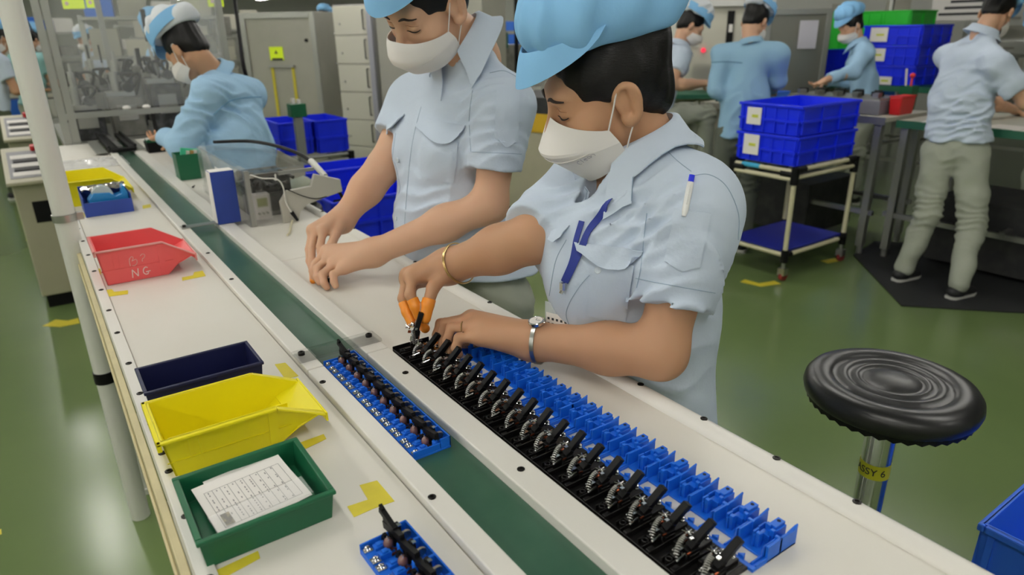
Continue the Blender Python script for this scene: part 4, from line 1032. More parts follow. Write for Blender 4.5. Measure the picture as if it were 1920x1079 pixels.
# left hand (palm down over the blue trays)
wl = W(1000, 640, 1.125)
L_m = WW((884, 596, 1.195), (886, 602, 1.172), (893, 614, 1.150), (903, 634, 1.130))
L_c = [[L_m[0]] + WW((826, 607, 1.205), (819, 628, 1.205), (822, 648, 1.20)),
       [L_m[1]] + WW((835, 606, 1.180), (828, 632, 1.182), (831, 652, 1.180)),
       [L_m[2]] + WW((846, 615, 1.158), (838, 640, 1.158), (842, 657, 1.157)),
       [L_m[3]] + WW((861, 634, 1.138), (855, 653, 1.138), (860, 664, 1.138))]
L_t = WW((960, 640, 1.16), (905, 640, 1.19), (850, 645, 1.205), (828, 652, 1.208))
wr_ = W(840, 500, 1.205)
R_m = WW((773, 519, 1.180), (764, 516, 1.200), (763, 522, 1.220), (770, 530, 1.236))
R_c = [[R_m[0]] + WW((768, 553, 1.160), (779, 575, 1.160), (785, 592, 1.165)),
       [R_m[1]] + WW((755, 560, 1.188), (763, 585, 1.182), (772, 605, 1.178)),
       [R_m[2]] + WW((762, 562, 1.220), (778, 592, 1.210), (797, 616, 1.195)),
       [R_m[3]] + WW((772, 562, 1.238), (785, 585, 1.232), (797, 605, 1.222))]
R_t = WW((838, 510, 1.190), (812, 540, 1.172), (802, 572, 1.160), (797, 597, 1.160))
hL = hand_px(wl, L_m, L_c, (.026, .0150), (.0092, .0075), L_t)
hR = hand_px(wr_, R_m, R_c, (.025, .0140), (.0092, .0074), R_t)
J1 = dict(C=(.7393, .7974, 1.3712), F=(-.8035, .4639, -.373), roll=-.141, bf=(-.97, .22, 0),
          neck=W(1202, 280, 1.08), shL=W(1303, 392, 1.005), elL=W(1238, 662, 1.035), wrL=wl, shR=W(1105, 352, 1.20), elR=W(1000, 447, 1.12), wrR=wr_,
          slL=.66, slR=.98, wrr=.029, kf=True, waist=(.825, .79, 1.02), pelvis=(.825, .79, .86), hem=(.825, .79, .74), hemr=.20, hipL=(.835, .745, .84), hipR=(.835, .85, .84), kneeL=(.83, .74, .46), kneeR=(.83, .86, .46), extra=[Ell(W(1094, 470, 1.10), (.06, .06, .07)), Ell(W(1104, 550, 1.125), (.062, .062, .08))], ankL=(.86, .70, .08), ankR=(.86, .87, .08), flat=.80,
          vdepth=.13, col_drop=.075, col_tip=.045, col_gap=.5)
f1 = [(W(1215, 400, 1.0), (.3, 1, .5), .035, .0035, .07), (W(1230, 430, 1.0), (.5, .6, .8), .028, .003, .06), (W(1150, 400, 1.0), (0, .8, .6), .04, .003, .06), (W(1340, 520, .98), (.6, .8, .1), .05, .004, .08), (W(1280, 720, 1.0), (.2, .3, 1), .045, .005, .09), (W(1330, 770, 1.0), (.5, 0, 1), .04, .005, .07), (W(1230, 560, 1.0), (.3, .6, .6), .05, .003, .07), (W(1160, 570, 1.02), (.2, 1, 0), .05, .003, .07), (W(1045, 380, 1.1), (.2, .5, .8), .04, .003, .06)]
p1 = figure('person', 'woman in pale blue short sleeved shirt bending over the bench, pen in her sleeve pocket', J1, h=.0032, skin=M_SKIN2, detail=True, hands=dict(L=hL, R=hR), fold_items=f1, seed=3, sleeve_r=(.068, .061), shirt_h=.0046)
r1 = p1['root']; s1 = p1['sdf']; so1 = p1['shirt']
for c in ((WW((773, 561, 1.161), (779, 575, 1.160), (785, 592, 1.165)), (.0102, .0098, .0090)), (WW((757, 567, 1.187), (763, 585, 1.182), (772, 605, 1.178)), (.0098, .0095, .0088)), (WW((805, 561, 1.162), (802, 572, 1.160), (797, 597, 1.160)), (.0118, .0112, .0100)),
          (WW((785, 601, 1.203), (790, 608, 1.20), (797, 616, 1.195)), (.0095, .0092, .0086)), (WW((820, 634, 1.205), (821, 640, 1.203), (822, 648, 1.20)), (.0098, .0094, .0088))): cot(r1, *c)
# face details: brow, lash line, lips are under the mask
def face_line(p, pts, r, m, name, off=.0008):
    P = arc([p['R'] @ np.array(q) + p['o'] for q in pts], 6); P = drop(p['head'], P, off); mm = len(P)
    rr_ = [r * (.35 + .65 * math.sin(PI * (i + .6) / mm)) for i in range(mm)]; return ob(name, MB().tube(P, rr_, 6), m, p['root'])
M_BROW = mat('brow_dark', '#2a1c15', .8); M_LASH = mat('lash_dark', '#1a1110', .6)
for p in (p1,):
    for s in (1, -1):
        face_line(p, [(s * .013, .092, .040), (s * .028, .089, .0445), (s * .046, .075, .039)], .0030, M_BROW, 'eyebrow')
        face_line(p, [(s * .017, .088, .0145), (s * .031, .0875, .0105), (s * .046, .076, .0145)], .0013, M_LASH, 'lashes')
        face_line(p, [(s * .018, .088, .0235), (s * .031, .0875, .0255), (s * .045, .076, .0225)], .0006, mat('lid_crease', '#8a5a40', .7), 'lid_crease', .0002)
def shirt_kit(p, flaps, pockets, seams, buttons, bands=()):
    s_, o_ = p['sdf'], p['shirt']
    for q, e in flaps: ob('pocket_flap', patch(s_, q, 14, 7, .0015, .0022, e, .008), MATS['pale_blue_cotton'], o_, smooth=60)
    for q, e in pockets: ob('pocket', patch(s_, q, 12, 12, .0012, .0018, e), MATS['pale_blue_cotton'], o_, smooth=60)
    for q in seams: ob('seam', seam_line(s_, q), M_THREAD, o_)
    for u, v in buttons:
        P = on_cloth(s_, [(u, v)])[0]; G = grad(s_, [P], .006)[0]; ob('button', MB().lathe([(.0055, 0), (.0055, .0025), (.0045, .0032), (.003, .0026)], P + G * .001, G, 14), M_BTN, o_)
def bump(d): return lambda s: (0, d * math.sin(PI * s))
shirt_kit(p1, [(((1078, 455), (1206, 470), (1196, 490), (1086, 470)), lambda s: (0, 26 * math.sin(PI * min(1, s * .95)) ** 1.2)), (((1036, 434), (1069, 424), (1060, 440), (1037, 450)), bump(7))],
          [(((1266, 392), (1332, 400), (1312, 500), (1246, 490)), lambda s: (0, 14 * (1 - abs(2 * s - 1)))), (((1108, 478), (1190, 500), (1172, 606), (1102, 590)), None)],
          [((1240, 272), (1268, 300), (1296, 322)), ((1296, 330), (1330, 328), (1362, 350), (1384, 400), (1384, 450)), ((1213, 400), (1208, 440), (1202, 500), (1194, 540)), ((1192, 522), (1240, 532), (1290, 541), (1341, 550)),
           ((1116, 505), (1085, 540), (1062, 585), (1072, 622)), ((1062, 450), (1042, 490), (1030, 555)), ((1137, 510), (1132, 560), (1136, 600)), ((1112, 500), (1106, 550), (1104, 590))],
          [(1121, 507)])
# ------------------------------------------------------------------ second worker at the bench
w2l = W(700, 474, 1.535)
L2m = WW((614, 470, 1.560), (619, 481, 1.545), (628, 494, 1.528), (646, 503, 1.512))
L2c = [[L2m[0]] + WW((592, 494, 1.555), (586, 508, 1.548), (588, 516, 1.545)),
       [L2m[1]] + WW((595, 503, 1.532), (594, 520, 1.522), (599, 530, 1.52)),
       [L2m[2]] + WW((605, 514, 1.512), (608, 532, 1.502), (613, 539, 1.502)),
       [L2m[3]] + WW((625, 515, 1.500), (626, 528, 1.494), (629, 536, 1.494))]
L2t = WW((680, 478, 1.56), (640, 495, 1.575), (608, 515, 1.565), (598, 525, 1.555))
w2r = W(640, 414, 1.66)
R2m = WW((606, 432, 1.590), (592, 428, 1.605), (586, 431, 1.622), (588, 437, 1.638))
R2c = [[R2m[0]] + WW((600, 463, 1.575), (601, 484, 1.572), (600, 500, 1.572)),
       [R2m[1]] + WW((585, 464, 1.590), (585, 488, 1.578), (588, 512, 1.56), (588, 526, 1.552)),
       [R2m[2]] + WW((579, 468, 1.608), (580, 490, 1.598), (587, 512, 1.575)),
       [R2m[3]] + WW((582, 468, 1.628), (584, 488, 1.618), (589, 506, 1.60))]
R2t = WW((640, 420, 1.63), (630, 438, 1.60), (622, 458, 1.580), (614, 474, 1.572))
h2L = hand_px(w2l, L2m, L2c, (.026, .0150), (.0092, .0074), L2t)
h2R = hand_px(w2r, R2m, R2c, (.024, .0140), (.0092, .0074), R2t)
J2 = dict(C=(.7392, 1.3607, 1.5167), F=(-.8002, -.1408, -.583), roll=-.185, bf=(-.98, -.1, 0),
          neck=W(880, 88, 1.50), shL=W(943, 205, 1.47), elL=W(918, 385, 1.515), wrL=w2l, shR=W(775, 195, 1.72), elR=W(716, 318, 1.69), wrR=w2r,
          slL=.62, slR=.52, waist=W(835, 410, 1.68), pelvis=(.86, 1.40, .86), hem=(.85, 1.40, .905), hemn=(.0, -.1, -1), hipL=(.87, 1.31, .84), hipR=(.87, 1.48, .84), kneeL=(.86, 1.31, .46), kneeR=(.86, 1.48, .46), ankL=(.88, 1.30, .08), ankR=(.88, 1.48, .08), vdepth=.10, vw=.7, col_gap=.5, flat=.76, wrr=.028)
f2 = [(W(900, 190, 1.45), (.5, .6, .8), .03, .003, .06), (W(930, 260, 1.45), (.3, .5, .9), .03, .003, .06), (W(800, 400, 1.6), (.2, .3, 1), .05, .003, .1), (W(870, 300, 1.55), (.2, 1, .3), .05, .003, .08)]
p2 = figure('person', 'woman in pale blue shirt with downcast eyes, second worker along the bench', J2, h=.0036, skin=M_SKIN, detail=True, hands=dict(L=h2L, R=h2R), fold_items=f2, seed=5, sleeve_r=(.066, .060), shirt_h=.005, girth=1.0)
r2 = p2['root']
cot(r2, WW((586.5, 505, 1.565), (588, 512, 1.56), (588, 526, 1.552)), (.0098, .0094, .0086))
for s in (1, -1):
    face_line(p2, [(s * .013, .092, .040), (s * .028, .089, .0445), (s * .046, .075, .039)], .0028, M_BROW, 'eyebrow')
    face_line(p2, [(s * .017, .088, .0145), (s * .031, .0875, .0105), (s * .046, .076, .0145)], .0014, M_LASH, 'lashes')
    face_line(p2, [(s * .018, .088, .0235), (s * .031, .0875, .0255), (s * .045, .076, .0225)], .0006, MATS['lid_crease'], 'lid_crease', .0002)
shirt_kit(p2, [(((787, 222), (874, 236), (869, 248), (786, 238)), lambda s: (0, 28 * math.sin(PI * min(1, s * .97)) ** 1.1)), (((727, 236), (760, 214), (755, 226), (728, 246)), bump(5))],
          [(((932, 163), (973, 168), (971, 266), (927, 258)), lambda s: (0, 14 * (1 - abs(2 * s - 1)))), (((795, 250), (860, 268), (850, 345), (790, 330)), None)],
          [((885, 285), (930, 287), (978, 289)), ((918, 137), (945, 133), (972, 146)), ((886, 170), (880, 220), (883, 285)), ((790, 200), (778, 245), (770, 290), (765, 340), (760, 400), (758, 440)), ((742, 250), (736, 300), (738, 360))],
          [(747, 300), (744, 410)])
held2 = copy_tree(held, None, 'black lever part pinched on the bench by the woman with downcast eyes', tuple(W(604, 533, 1.525)), .3); held2.rotation_euler = (.0, 1.2, .6)

# ------------------------------------------------------------------ workers further back
def pose(C, F, bf, lean=.12, width=.17, hip=.84, stride=.0, seated=False, drop_h=None, reach=.30, roll=0.0, legs=True):
    C = V3(C); bf = N(np.array([bf[0], bf[1], 0.0])); lt = np.cross((0, 0, 1), bf); z = lambda v: np.array((0, 0, v))
    nb = C - bf * (.05 + lean * .25) - z(.125); sh = nb - bf * (.02 + lean * .3) - z(.065); hipz = hip if drop_h is None else C[2] - drop_h
    pel = np.array([*(C - bf * (.10 + lean * 1.6))[:2], hipz])
    J = dict(C=C, F=F, bf=bf, roll=roll, neck=nb, shL=sh + lt * width, shR=sh - lt * width, waist=(sh * .42 + pel * .58), pelvis=pel, hem=pel - z(.03))
    for s, k in (('L', 1), ('R', -1)):
        J['el' + s] = sh + lt * k * (width + .03) - z(.25) + bf * .05; J['wr' + s] = J['el' + s] + bf * reach * .75 - lt * k * .06 + z(.0)
        if legs:
            J['hip' + s] = pel + lt * k * .085 - z(.02)
            if seated: J['knee' + s] = pel + lt * k * .10 + bf * .40; J['ank' + s] = np.array([*(pel + lt * k * .10 + bf * .42)[:2], .30 if hipz > .6 else .08])
            else:
                f = J['hip' + s] + bf * (stride * k); J['knee' + s] = np.array([*(J['hip' + s] + bf * (.02 + stride * k * .5))[:2], .46]); J['ank' + s] = np.array([*f[:2], .08])
    return J
# seated woman at the far end of the bench, sky blue jacket
C_ = W(356, 98, 2.95)
J3 = pose(C_, CV(-.72, .55, .43), CV(-.80, .1, .6), .1, .165, seated=True, hip=.80)
J3.update(neck=W(404, 140, 3.02), shL=W(392, 178, 2.84), shR=W(470, 178, 3.12), elL=W(340, 272, 2.84), wrL=W(306, 254, 3.02), elR=W(420, 260, 3.25), wrR=W(340, 255, 3.3), waist=W(452, 275, 3.02), pelvis=W(468, 350, 3.05), hem=W(468, 365, 3.05))
for k_ in ('hip', 'knee', 'ank'):
    for s_ in 'LR': J3[k_ + s_] = np.array(J3[k_ + s_]) + np.array([.16, 0, 0])
J3['slL'] = .9
p3 = figure('person', 'seated woman in a sky blue long sleeved jacket at the far end of the bench', J3, h=.0065, skin=M_SKIN2, shirt=M_SHIRT2, white_cap=M_CAPW, long_sleeve=True, seed=11, seated=True, sleeve_r=(.070, .06), fold_items=[(W(420, 200, 2.9), (.2, .3, 1), .06, .006, .12), (W(370, 210, 2.8), (.3, .3, 1), .05, .005, .1), (W(460, 240, 3.0), (.8, .3, .4), .06, .005, .12)])
ob('seam', seam_line(p3['sdf'], ((400, 215), (430, 190), (460, 183), (490, 182)), .0022, .001), mat('jacket_seam', '#6f9cc0', .9), p3['shirt'])
# people at the benches on the right
C_ = W(1292, 52, 4.9)
J4 = pose(C_, CV(.85, .50, .15), CV(.9, .1, .3), .10, .16, seated=True, drop_h=.60)
J4.update(elR=W(1256, 160, 4.75), wrR=W(1318, 156, 4.8), elL=W(1275, 160, 5.1), wrL=W(1325, 156, 5.1))
p4 = figure('person', 'seated worker in pale shirt and white topped cap facing right behind the pen woman', J4, h=.010, white_cap=M_CAPW, seed=21, seated=True, fold_items=[])
C_ = W(1413, 45, 4.45)
J5 = pose(C_, CV(.62, .35, .70), CV(.35, .1, .93), .05, .175, hip=.82)
J5.update(elR=W(1457, 150, 4.5), wrR=W(1448, 170, 4.75), elL=W(1345, 170, 4.5), wrL=W(1360, 180, 4.7))
p5 = figure('person', 'worker seen from behind in a blue long sleeved jacket beside the blue crate trolley', J5, h=.009, shirt=mat('dusty_blue_cotton', '#8fb3cc', .85, spec=.15, noise=.2, nscale=5, col2='#84a8c2'), white_cap=M_CAPW, long_sleeve=True, seed=22, sleeve_r=(.072, .06), fold_items=[(W(1390, 200, 4.3), (1, .3, .2), .09, .006, .2)], trou=mat('dark_grey_twill', '#5c6057', .85, spec=.1))
ob('seam', seam_line(p5['sdf'], ((1334, 117), (1365, 116), (1392, 118)), .003, .001), mat('jacket_seam2', '#5f83a0', .9), p5['shirt'])
C_ = W(1597, 52, 5.6)
J6 = pose(C_, CV(-.80, .52, .0), CV(-.75, .1, .3), .06, .16, hip=.82, reach=.25)
J6.update(elL=W(1598, 136, 5.42), wrL=W(1548, 150, 5.35))
p6_ = figure('person', 'worker in light blue jacket looking down to the left, in front of green crates', J6, h=.010, shirt=M_SHIRT2, cap=True, long_sleeve=True, seed=23, sleeve_r=(.07, .06))
# standing worker on the black mat
aR = WZ(1792, 560, 0) + (0, 0, .09); aL = WZ(1690, 527, 0) + (0, 0, .09)
J7 = dict(C=W(1866, 28, 3.78), F=CV(.66, .42, .62), bf=CV(.72, .1, .68) * [1, 1, 0], neck=W(1842, 62, 3.80), shR=W(1868, 122, 3.62), elR=W(1925, 190, 3.62), wrR=W(1975, 195, 3.85), shL=W(1778, 108, 4.0), elL=W(1850, 190, 4.2), wrL=W(1900, 205, 4.35),
          waist=W(1802, 190, 3.84), pelvis=W(1793, 265, 3.90), hem=W(1793, 262, 3.90), hemn=(.1, 0, -1), hipR=W(1822, 285, 3.86), hipL=W(1760, 285, 3.96), kneeR=W(1822, 420, 3.92), kneeL=W(1738, 405, 4.03), ankR=aR, ankL=aL, toeR=CV(.9, .2, .5), toeL=CV(.9, .2, .5), slR=.72, bust=0)
p7_ = figure('person', 'worker seen from behind in pale shirt and grey trousers standing on the black mat', J7, h=.0075, seed=24, girth=1.08, size=1.02, sleeve_r=(.072, .072), fold_items=[(W(1800, 170, 3.7), (.3, .1, 1), .06, .006, .15), (W(1830, 220, 3.7), (.1, .2, 1), .05, .007, .12), (W(1790, 235, 3.8), (.1, .2, 1), .045, .007, .12)])
C_ = W(1952, 55, 5.2)
J8 = pose(C_, CV(-.8, .45, -.1), CV(-.8, 0, .2), .08, .17, hip=.82)
p8_ = figure('person', 'worker cut by the right edge of the picture behind the paper strewn bench', J8, h=.013, seed=25)
C_ = W(1532, 64, 7.9)
J9 = pose(C_, CV(-.3, .4, .8), CV(-.3, 0, .9), .05, .16, hip=.82)
figure('person', 'worker in pale blue mostly hidden behind the stainless steel panel', J9, h=.016, shirt=M_SHIRT2, long_sleeve=True, seed=26)
# people on the left and far away
C_ = W(-2, 76, 6.3)
JA = pose(C_, CV(-.3, .4, -.5), CV(.5, 0, .8), .05, .17, hip=.84)
figure('person', 'worker in dark green trousers cut by the left edge of the picture', JA, h=.012, seed=31, trou=mat('dark_green_twill', '#4c5340', .85, spec=.1), skin=M_SKIN2)
C_ = W(57, 78, 7.4)
JB = pose(C_, CV(.1, .2, 1), CV(.1, 0, 1), .05, .16, hip=.84)
figure('person', 'worker with long black hair seen between the white pipe and machine posts', JB, h=.016, seed=32, shirt=mat('teal_cotton', '#8fb9b8', .85, spec=.1))
C_ = W(163, 78, 8.6)
JC = pose(C_, CV(-.4, .5, -.6), CV(-.3, 0, -.9), .06, .16, hip=.84)
figure('person', 'masked worker facing the camera far behind the machine tubes', JC, h=.018, seed=33, white_cap=M_CAPW)
C_ = W(304, 60, 5.7)
JD = pose(C_, CV(-.75, .5, .2), CV(-.7, 0, .5), .05, .16, hip=.84)
figure('person', 'worker whose dark hair shows just behind the seated woman\'s cap', JD, h=.013, seed=34, shirt=M_SHIRT2)
C_ = W(607, 40, 8.3)
JE = pose(C_, CV(.2, .3, .9), CV(.25, 0, .95), .03, .18, hip=.86)
figure('person', 'man in grey shirt walking past the locker tower, seen from behind', JE, h=.013, seed=35, shirt=mat('grey_cotton', '#a9adab', .85, spec=.1), skin=M_SKIN2, size=1.08, trou=mat('olive_twill', '#70735c', .85, spec=.1))
C_ = W(588, 58, 10.5)
JF = pose(C_, CV(.3, .4, -.5), CV(.3, 0, -.8), .03, .17, hip=.84)
figure('person', 'far worker in white glimpsed beside the man in grey', JF, h=.018, seed=36, shirt=mat('white_cotton', '#dfe4ee', .85, spec=.1))
# ------------------------------------------------------------------ things worn by the front worker
def ring_on(sdf, c, axis, off, n=28, start=.09):
    axis = N(axis); u = N(np.cross(axis, (0, 0, 1))); w = np.cross(axis, u); out = []
    for i in range(n):
        a = 2 * PI * i / n; d = math.cos(a) * u + math.sin(a) * w; p = cast(sdf, [V3(c) + d * start], [-d], start, 0.0)[0]; out.append(p + d * off)
    return out
bd1 = p1['body']
ax_ = N(V3(J1['elL']) - V3(J1['wrL'])); wc = V3(J1['wrL']) + ax_ * .012
wt = thing('wrist_watch', 'silver wrist watch with white dial on the left wrist of the pen woman', 'watch', tuple(wc))
rp = [p - wc for p in ring_on(bd1, wc, ax_, .0012, 32)]
ob('band', MB().grid([[p - ax_ * .0035 for p in rp + rp[:1]], [p + ax_ * .0035 for p in rp + rp[:1]]], .0016, np.array([[N(p) for p in rp + rp[:1]]] * 2)), M_STEEL, wt)
nd_ = N(np.array(CV(-.15, -.75, -.45))); k0 = max(range(32), key=lambda i: float(np.dot(N(rp[i]), nd_))); dc = rp[k0]; dn_ = N(rp[k0])
ob('case', MB().lathe([(.0115, .0), (.0132, .001), (.0132, .0055), (.0118, .0068), (.0108, .006)], dc, dn_, 28), M_CHROME, wt)
ob('dial', MB().lathe([(.0108, .0058), (.0108, .0064)], dc, dn_, 28), M_PAPER, wt)
t1 = N(np.cross(dn_, ax_)); ob('hand', MB().tube([dc + dn_ * .0068, dc + dn_ * .0068 + t1 * .006], .0004, 4).tube([dc + dn_ * .0068, dc + dn_ * .0068 + ax_ * .0075], .0003, 4), M_INK, wt)
ob('crown', MB().cyl(dc + dn_ * .003 + ax_ * .013, dc + dn_ * .003 + ax_ * .0155, .0014, n=8), M_CHROME, wt)
M_GOLD = mat('gold', '#cbb07c', .28, 1.0)
bc = W(861, 494, 1.195); bax = N(V3(J1['elR']) - V3(J1['wrR'])); bn = N(bax + CV(.15, -.15, -.5) * .35)
bu = N(np.cross(bn, (0, 0, 1))); bw = np.cross(bn, bu)
ob('bracelet', MB().tube([bc + (math.cos(a) * bu * .039 + math.sin(a) * bw * .037) for a in np.linspace(0, 2 * PI, 40)[:-1]], .0013, 7, closed=True).tube([bc + bn * .002 + (math.cos(a) * bu * .0384 + math.sin(a) * bw * .0364) for a in np.linspace(0, 2 * PI, 40)[:-1]], .0012, 7, closed=True), M_GOLD, label='thin gold bangle on the right wrist of the pen woman', cat='bracelet')
a0, a1 = V3(L_c[2][0]), V3(L_c[2][1]); fc = a0 * .45 + a1 * .55; rg_ = Cap(a0, a1, .0092, .0088)
ob('finger_ring', MB().tube(ring_on(rg_, fc, a1 - a0, .0006, 20, .02), .0011, 6, closed=True), M_GOLD, label='thin gold ring on the left hand of the pen woman', cat='ring')
# pen in the sleeve pocket
pq = on_cloth(s1, [(1297, 333), (1283, 404)]); pg = grad(s1, pq, .006); P0 = pq[0] + pg[0] * .0075; P1 = pq[1] + pg[1] * .006; pd = N(P1 - P0); PL_ = float(np.linalg.norm(P1 - P0))
pen = thing('ballpoint_pen', 'white pen with blue push button clipped on the left sleeve', 'pen', tuple(P0)); at_ = lambda t, o=0: pd * PL_ * t
ob('barrel', MB().tube([at_(.17), at_(.3), at_(.85), at_(1.0)], [.0044, .0048, .0046, .003], 12), mat('pen_white', '#e8e8e6', .3), pen)
ob('push_button', MB().cyl(at_(0), at_(.17), .0040, n=10), mat('pen_blue', '#1b2ae0', .35), pen)
pn_ = pg[0]; ob('clip', MB().tube([at_(.2) + pn_ * .003, at_(.3) + pn_ * .0065, at_(.75) + pn_ * .0055], .0013, 6), MATS['pen_white'], pen)
ob('print', MB().tube([at_(.38) + pn_ * .0044, at_(.62) + pn_ * .0044], .0014, 5), MATS['pen_blue'], pen)
# lanyard and badge
M_LAN = mat('lanyard_blue', '#1d2f86', .7, noise=.4, nscale=300, col2='#24356f')
ly = thing('id_lanyard', 'blue neck lanyard with clear badge hanging in front of the pen woman', 'lanyard', tuple(W(1050, 560, 1.03)))
lo = np.array(ly.location)
def edge_u(v, u0=1000):
    us = np.arange(u0, u0 + 140, 2.0); ok = ~on_cloth(s1, [(u, v) for u in us], True)[1]
    return float(us[np.argmax(ok)]) + 8
def ribbon_on(uvs, w, off=.003):
    P = on_cloth(s1, arc2(uvs)); G = grad(s1, P, .008); rows = []
    for i in range(len(P)):
        t = N(P[min(i + 1, len(P) - 1)] - P[max(i - 1, 0)]); b_ = N(np.cross(G[i], t)); rows.append([P[i] + G[i] * off - b_ * w / 2 - lo, P[i] + G[i] * off + b_ * w / 2 - lo])
    return MB().grid(rows, .0012)
def arc2(uvs): return [p[:2] for p in arc([np.array([u, v, 0.0]) for u, v in uvs], 6)]
ob('strap', ribbon_on(((1156, 362), (1140, 385), (1108, 430), (1085, 480), (max(1062, edge_u(528) + 4), 528)), .011), M_LAN, ly)
ob('strap', ribbon_on(((1092, 415), (1082, 450), (1074, 490), (max(1058, edge_u(528)), 528)), .009, .0022), M_LAN, ly)
ue = max(1058.0, edge_u(535)); hp = on_cloth(s1, [(ue, 535)])[0]; hp = hp + grad(s1, [hp], .008)[0] * .004
ob('crimp', MB().cyl(hp + (0, 0, .006) - lo, hp - (0, 0, .006) - lo, .0055, n=8), M_CHROME, ly)
bq = on_cloth(s1, [(1052, 606)])[0]; bx0 = bq - lo + N(CAM - bq) * .007 + np.array([0, 0, .032]); by = np.array([.35, -1, 0]) / 1.06
hz = [hp - (.004, 0, .012) - lo, (hp + bx0 + lo) / 2 - lo]
ob('clasp', MB().cyl(hp - (0, 0, .006) - lo, hz[0], .003, n=8).tube([hz[1] + np.array([.0, .007 * math.cos(a), .016 * math.sin(a)]) for a in np.linspace(0, 2 * PI, 18)[:-1]], .0011, 5, closed=True), M_CHROME, ly)
q = lambda a, z: bx0 + by * a + np.array([0, 0, z])
ob('badge_sleeve', MB().prism([q(-.030, -.075), q(.030, -.075), q(.030, 0), q(-.030, 0)], (-.0012, 0, 0)), mat('badge_clear', '#dfe6ea', .15, alpha=.45), ly, smooth=0)
ob('badge_card', MB().prism([q(-.027, -.073), q(.027, -.073), q(.027, -.018), q(-.027, -.018)], (-.0005, 0, 0), (-.0016, 0, 0)), M_PAPER, ly, smooth=0)
g_ = MB()
for j in range(4):
    for i in range(6): g_.prism([q(-.024 + i * .0082, -.026 - j * .009), q(-.020 + i * .0082, -.026 - j * .009), q(-.020 + i * .0082, -.030 - j * .009), q(-.024 + i * .0082, -.030 - j * .009)], (-.0003, 0, 0), (-.0024, 0, 0))
ob('badge_print', g_, M_INK, ly, smooth=0, kind='stuff')
# print on the mask of the pen woman
mk_o = p1['mask']; Rm, om = p1['R'], p1['o']
mp = MB()
def msurf(u, v):
    yf = np.interp(v, [0, .12, .42, .55, .85, 1], [.099, .109, .128, .128, .106, .078]); zf = np.interp(v, [0, .42, .55, 1], [.012, -.030, -.044, -.102])
    ye = np.interp(v, [0, 1], [.030, .012]); ze = np.interp(v, [0, .45, 1], [-.022, -.040, -.072]); xe = np.interp(v, [0, .5, 1], [.070, .072, .063]); a = abs(u) * PI / 2
    return Rm @ (np.array((math.copysign(xe * math.sin(a) ** .92, u), ye + (yf - ye) * math.cos(a) ** .85, ze + (zf - ze) * (1 - abs(u) ** 1.35))) * np.array([1.02, 1, 1]) + np.array([-.0012, .0012, 0])) + om
lt_ = {'C': [(1, .9), (.5, 1), (0, .6), (0, .3), (.5, 0), (1, .1)], 'l': [(.5, 1), (.5, 0)], 'e': [(0, .35), (.9, .4), (.8, .65), (.3, .65), (0, .3), (.4, 0), (.9, .1)], 'a': [(.9, .6), (.2, .6), (0, .3), (.3, 0), (.9, .2), (.9, .6), (.95, 0)], 'n': [(0, .6), (0, 0), (0, .5), (.5, .65), (.9, .5), (.9, 0)]}
for i, ch in enumerate('Clean'):
    mp.tube([msurf(-.60 - .05 * (i + (p_[0] * .8 - .4)) * .9, .66 - .075 * p_[1] - .022 * i) for p_ in lt_[ch]], .00045, 4)
ob('mask_print', mp, mat('mask_ink', '#8d8a92', .8), mk_o)

# ------------------------------------------------------------------ stool and corner crate
def stool(label, sx, sy, sz, band):
    st_ = thing('work_stool', label, 'stool', (sx, sy, 0), 0, None)
    pr_ = [(0.0, .006), (.03, .005), (.050, .001), (.055, -.001), (.060, .002), (.067, .0035), (.074, -.002), (.080, .002), (.092, .004), (.103, -.003), (.108, .0015), (.122, .0045), (.138, .004), (.150, -.002), (.157, -.012), (.159, -.024), (.156, -.036), (.147, -.046), (.09, -.048)]
    ob('seat', MB().lathe([(r, sz + z) for r, z in pr_][::-1], n=64), mat('black_vinyl', '#131315', .33, bump=.05, bscale=200, spec=.5), st_, smooth=80)
    sk = MB()
    for i in range(40):
        a0, a1 = 2 * PI * i / 40, 2 * PI * (i + 1) / 40; am = (a0 + a1) / 2
        for q0, q1 in ((a0, am), (am, a1)):
            z0 = sz - .049 - (.005 if q0 == am else 0); z1 = sz - .049 - (.005 if q1 == am else 0)
            P = lambda a, r, z: (r * math.cos(a), r * math.sin(a), z)
            sk.add([P(q0, .152, sz - .038), P(q1, .152, sz - .038), P(q1, .149, z1), P(q0, .149, z0), P(q0, .10, sz - .048), P(q1, .10, sz - .048)], [(0, 3, 2, 1), (3, 4, 5, 2)])
    ob('seat_skirt', sk, M_BLACK, st_)
    ob('column', MB().cyl((0, 0, .12), (0, 0, sz - .046), .0285, n=28), M_CHROME, st_)
    ob('lower_column', MB().cyl((0, 0, .05), (0, 0, min(.42, sz - .2)), .034, n=24), M_BLACK, st_)
    if band:
        bz = float(W(1626, 878, 1.40)[2])
        ob('label_band', MB().cyl((0, 0, bz - .0165), (0, 0, bz + .0165), .0291, n=28), mat('label_yellow', '#c8c42c', .5), st_)
        dirc = math.atan2(-sy, -sx); tx = text_mesh('ASSY 6', .022)
        for v in tx.vertices:
            a = dirc - .30 + v.co.x / .0294; z = v.co.y; rr2 = .0294 + v.co.z; v.co = (rr2 * math.cos(a), rr2 * math.sin(a), bz + z)
        tx.materials.append(M_INK); ob('lettering', tx, parent=st_)
    for i in range(5):
        a = 2 * PI * i / 5 + .3; c_, s_ = math.cos(a), math.sin(a)
        ob('foot', MB().tube([(0, 0, .075), (.14 * c_, .14 * s_, .06), (.24 * c_, .24 * s_, .03)], [.022, .017, .014], 10).cyl((.24 * c_, .24 * s_, 0), (.24 * c_, .24 * s_, .035), .018, n=12), M_BLACK, st_)
sc_ = W(1673, 714, 1.335)
stool('tall stool with round black ribbed seat and chrome column beside the bench', float(sc_[0]), float(sc_[1]), float(sc_[2]), True)
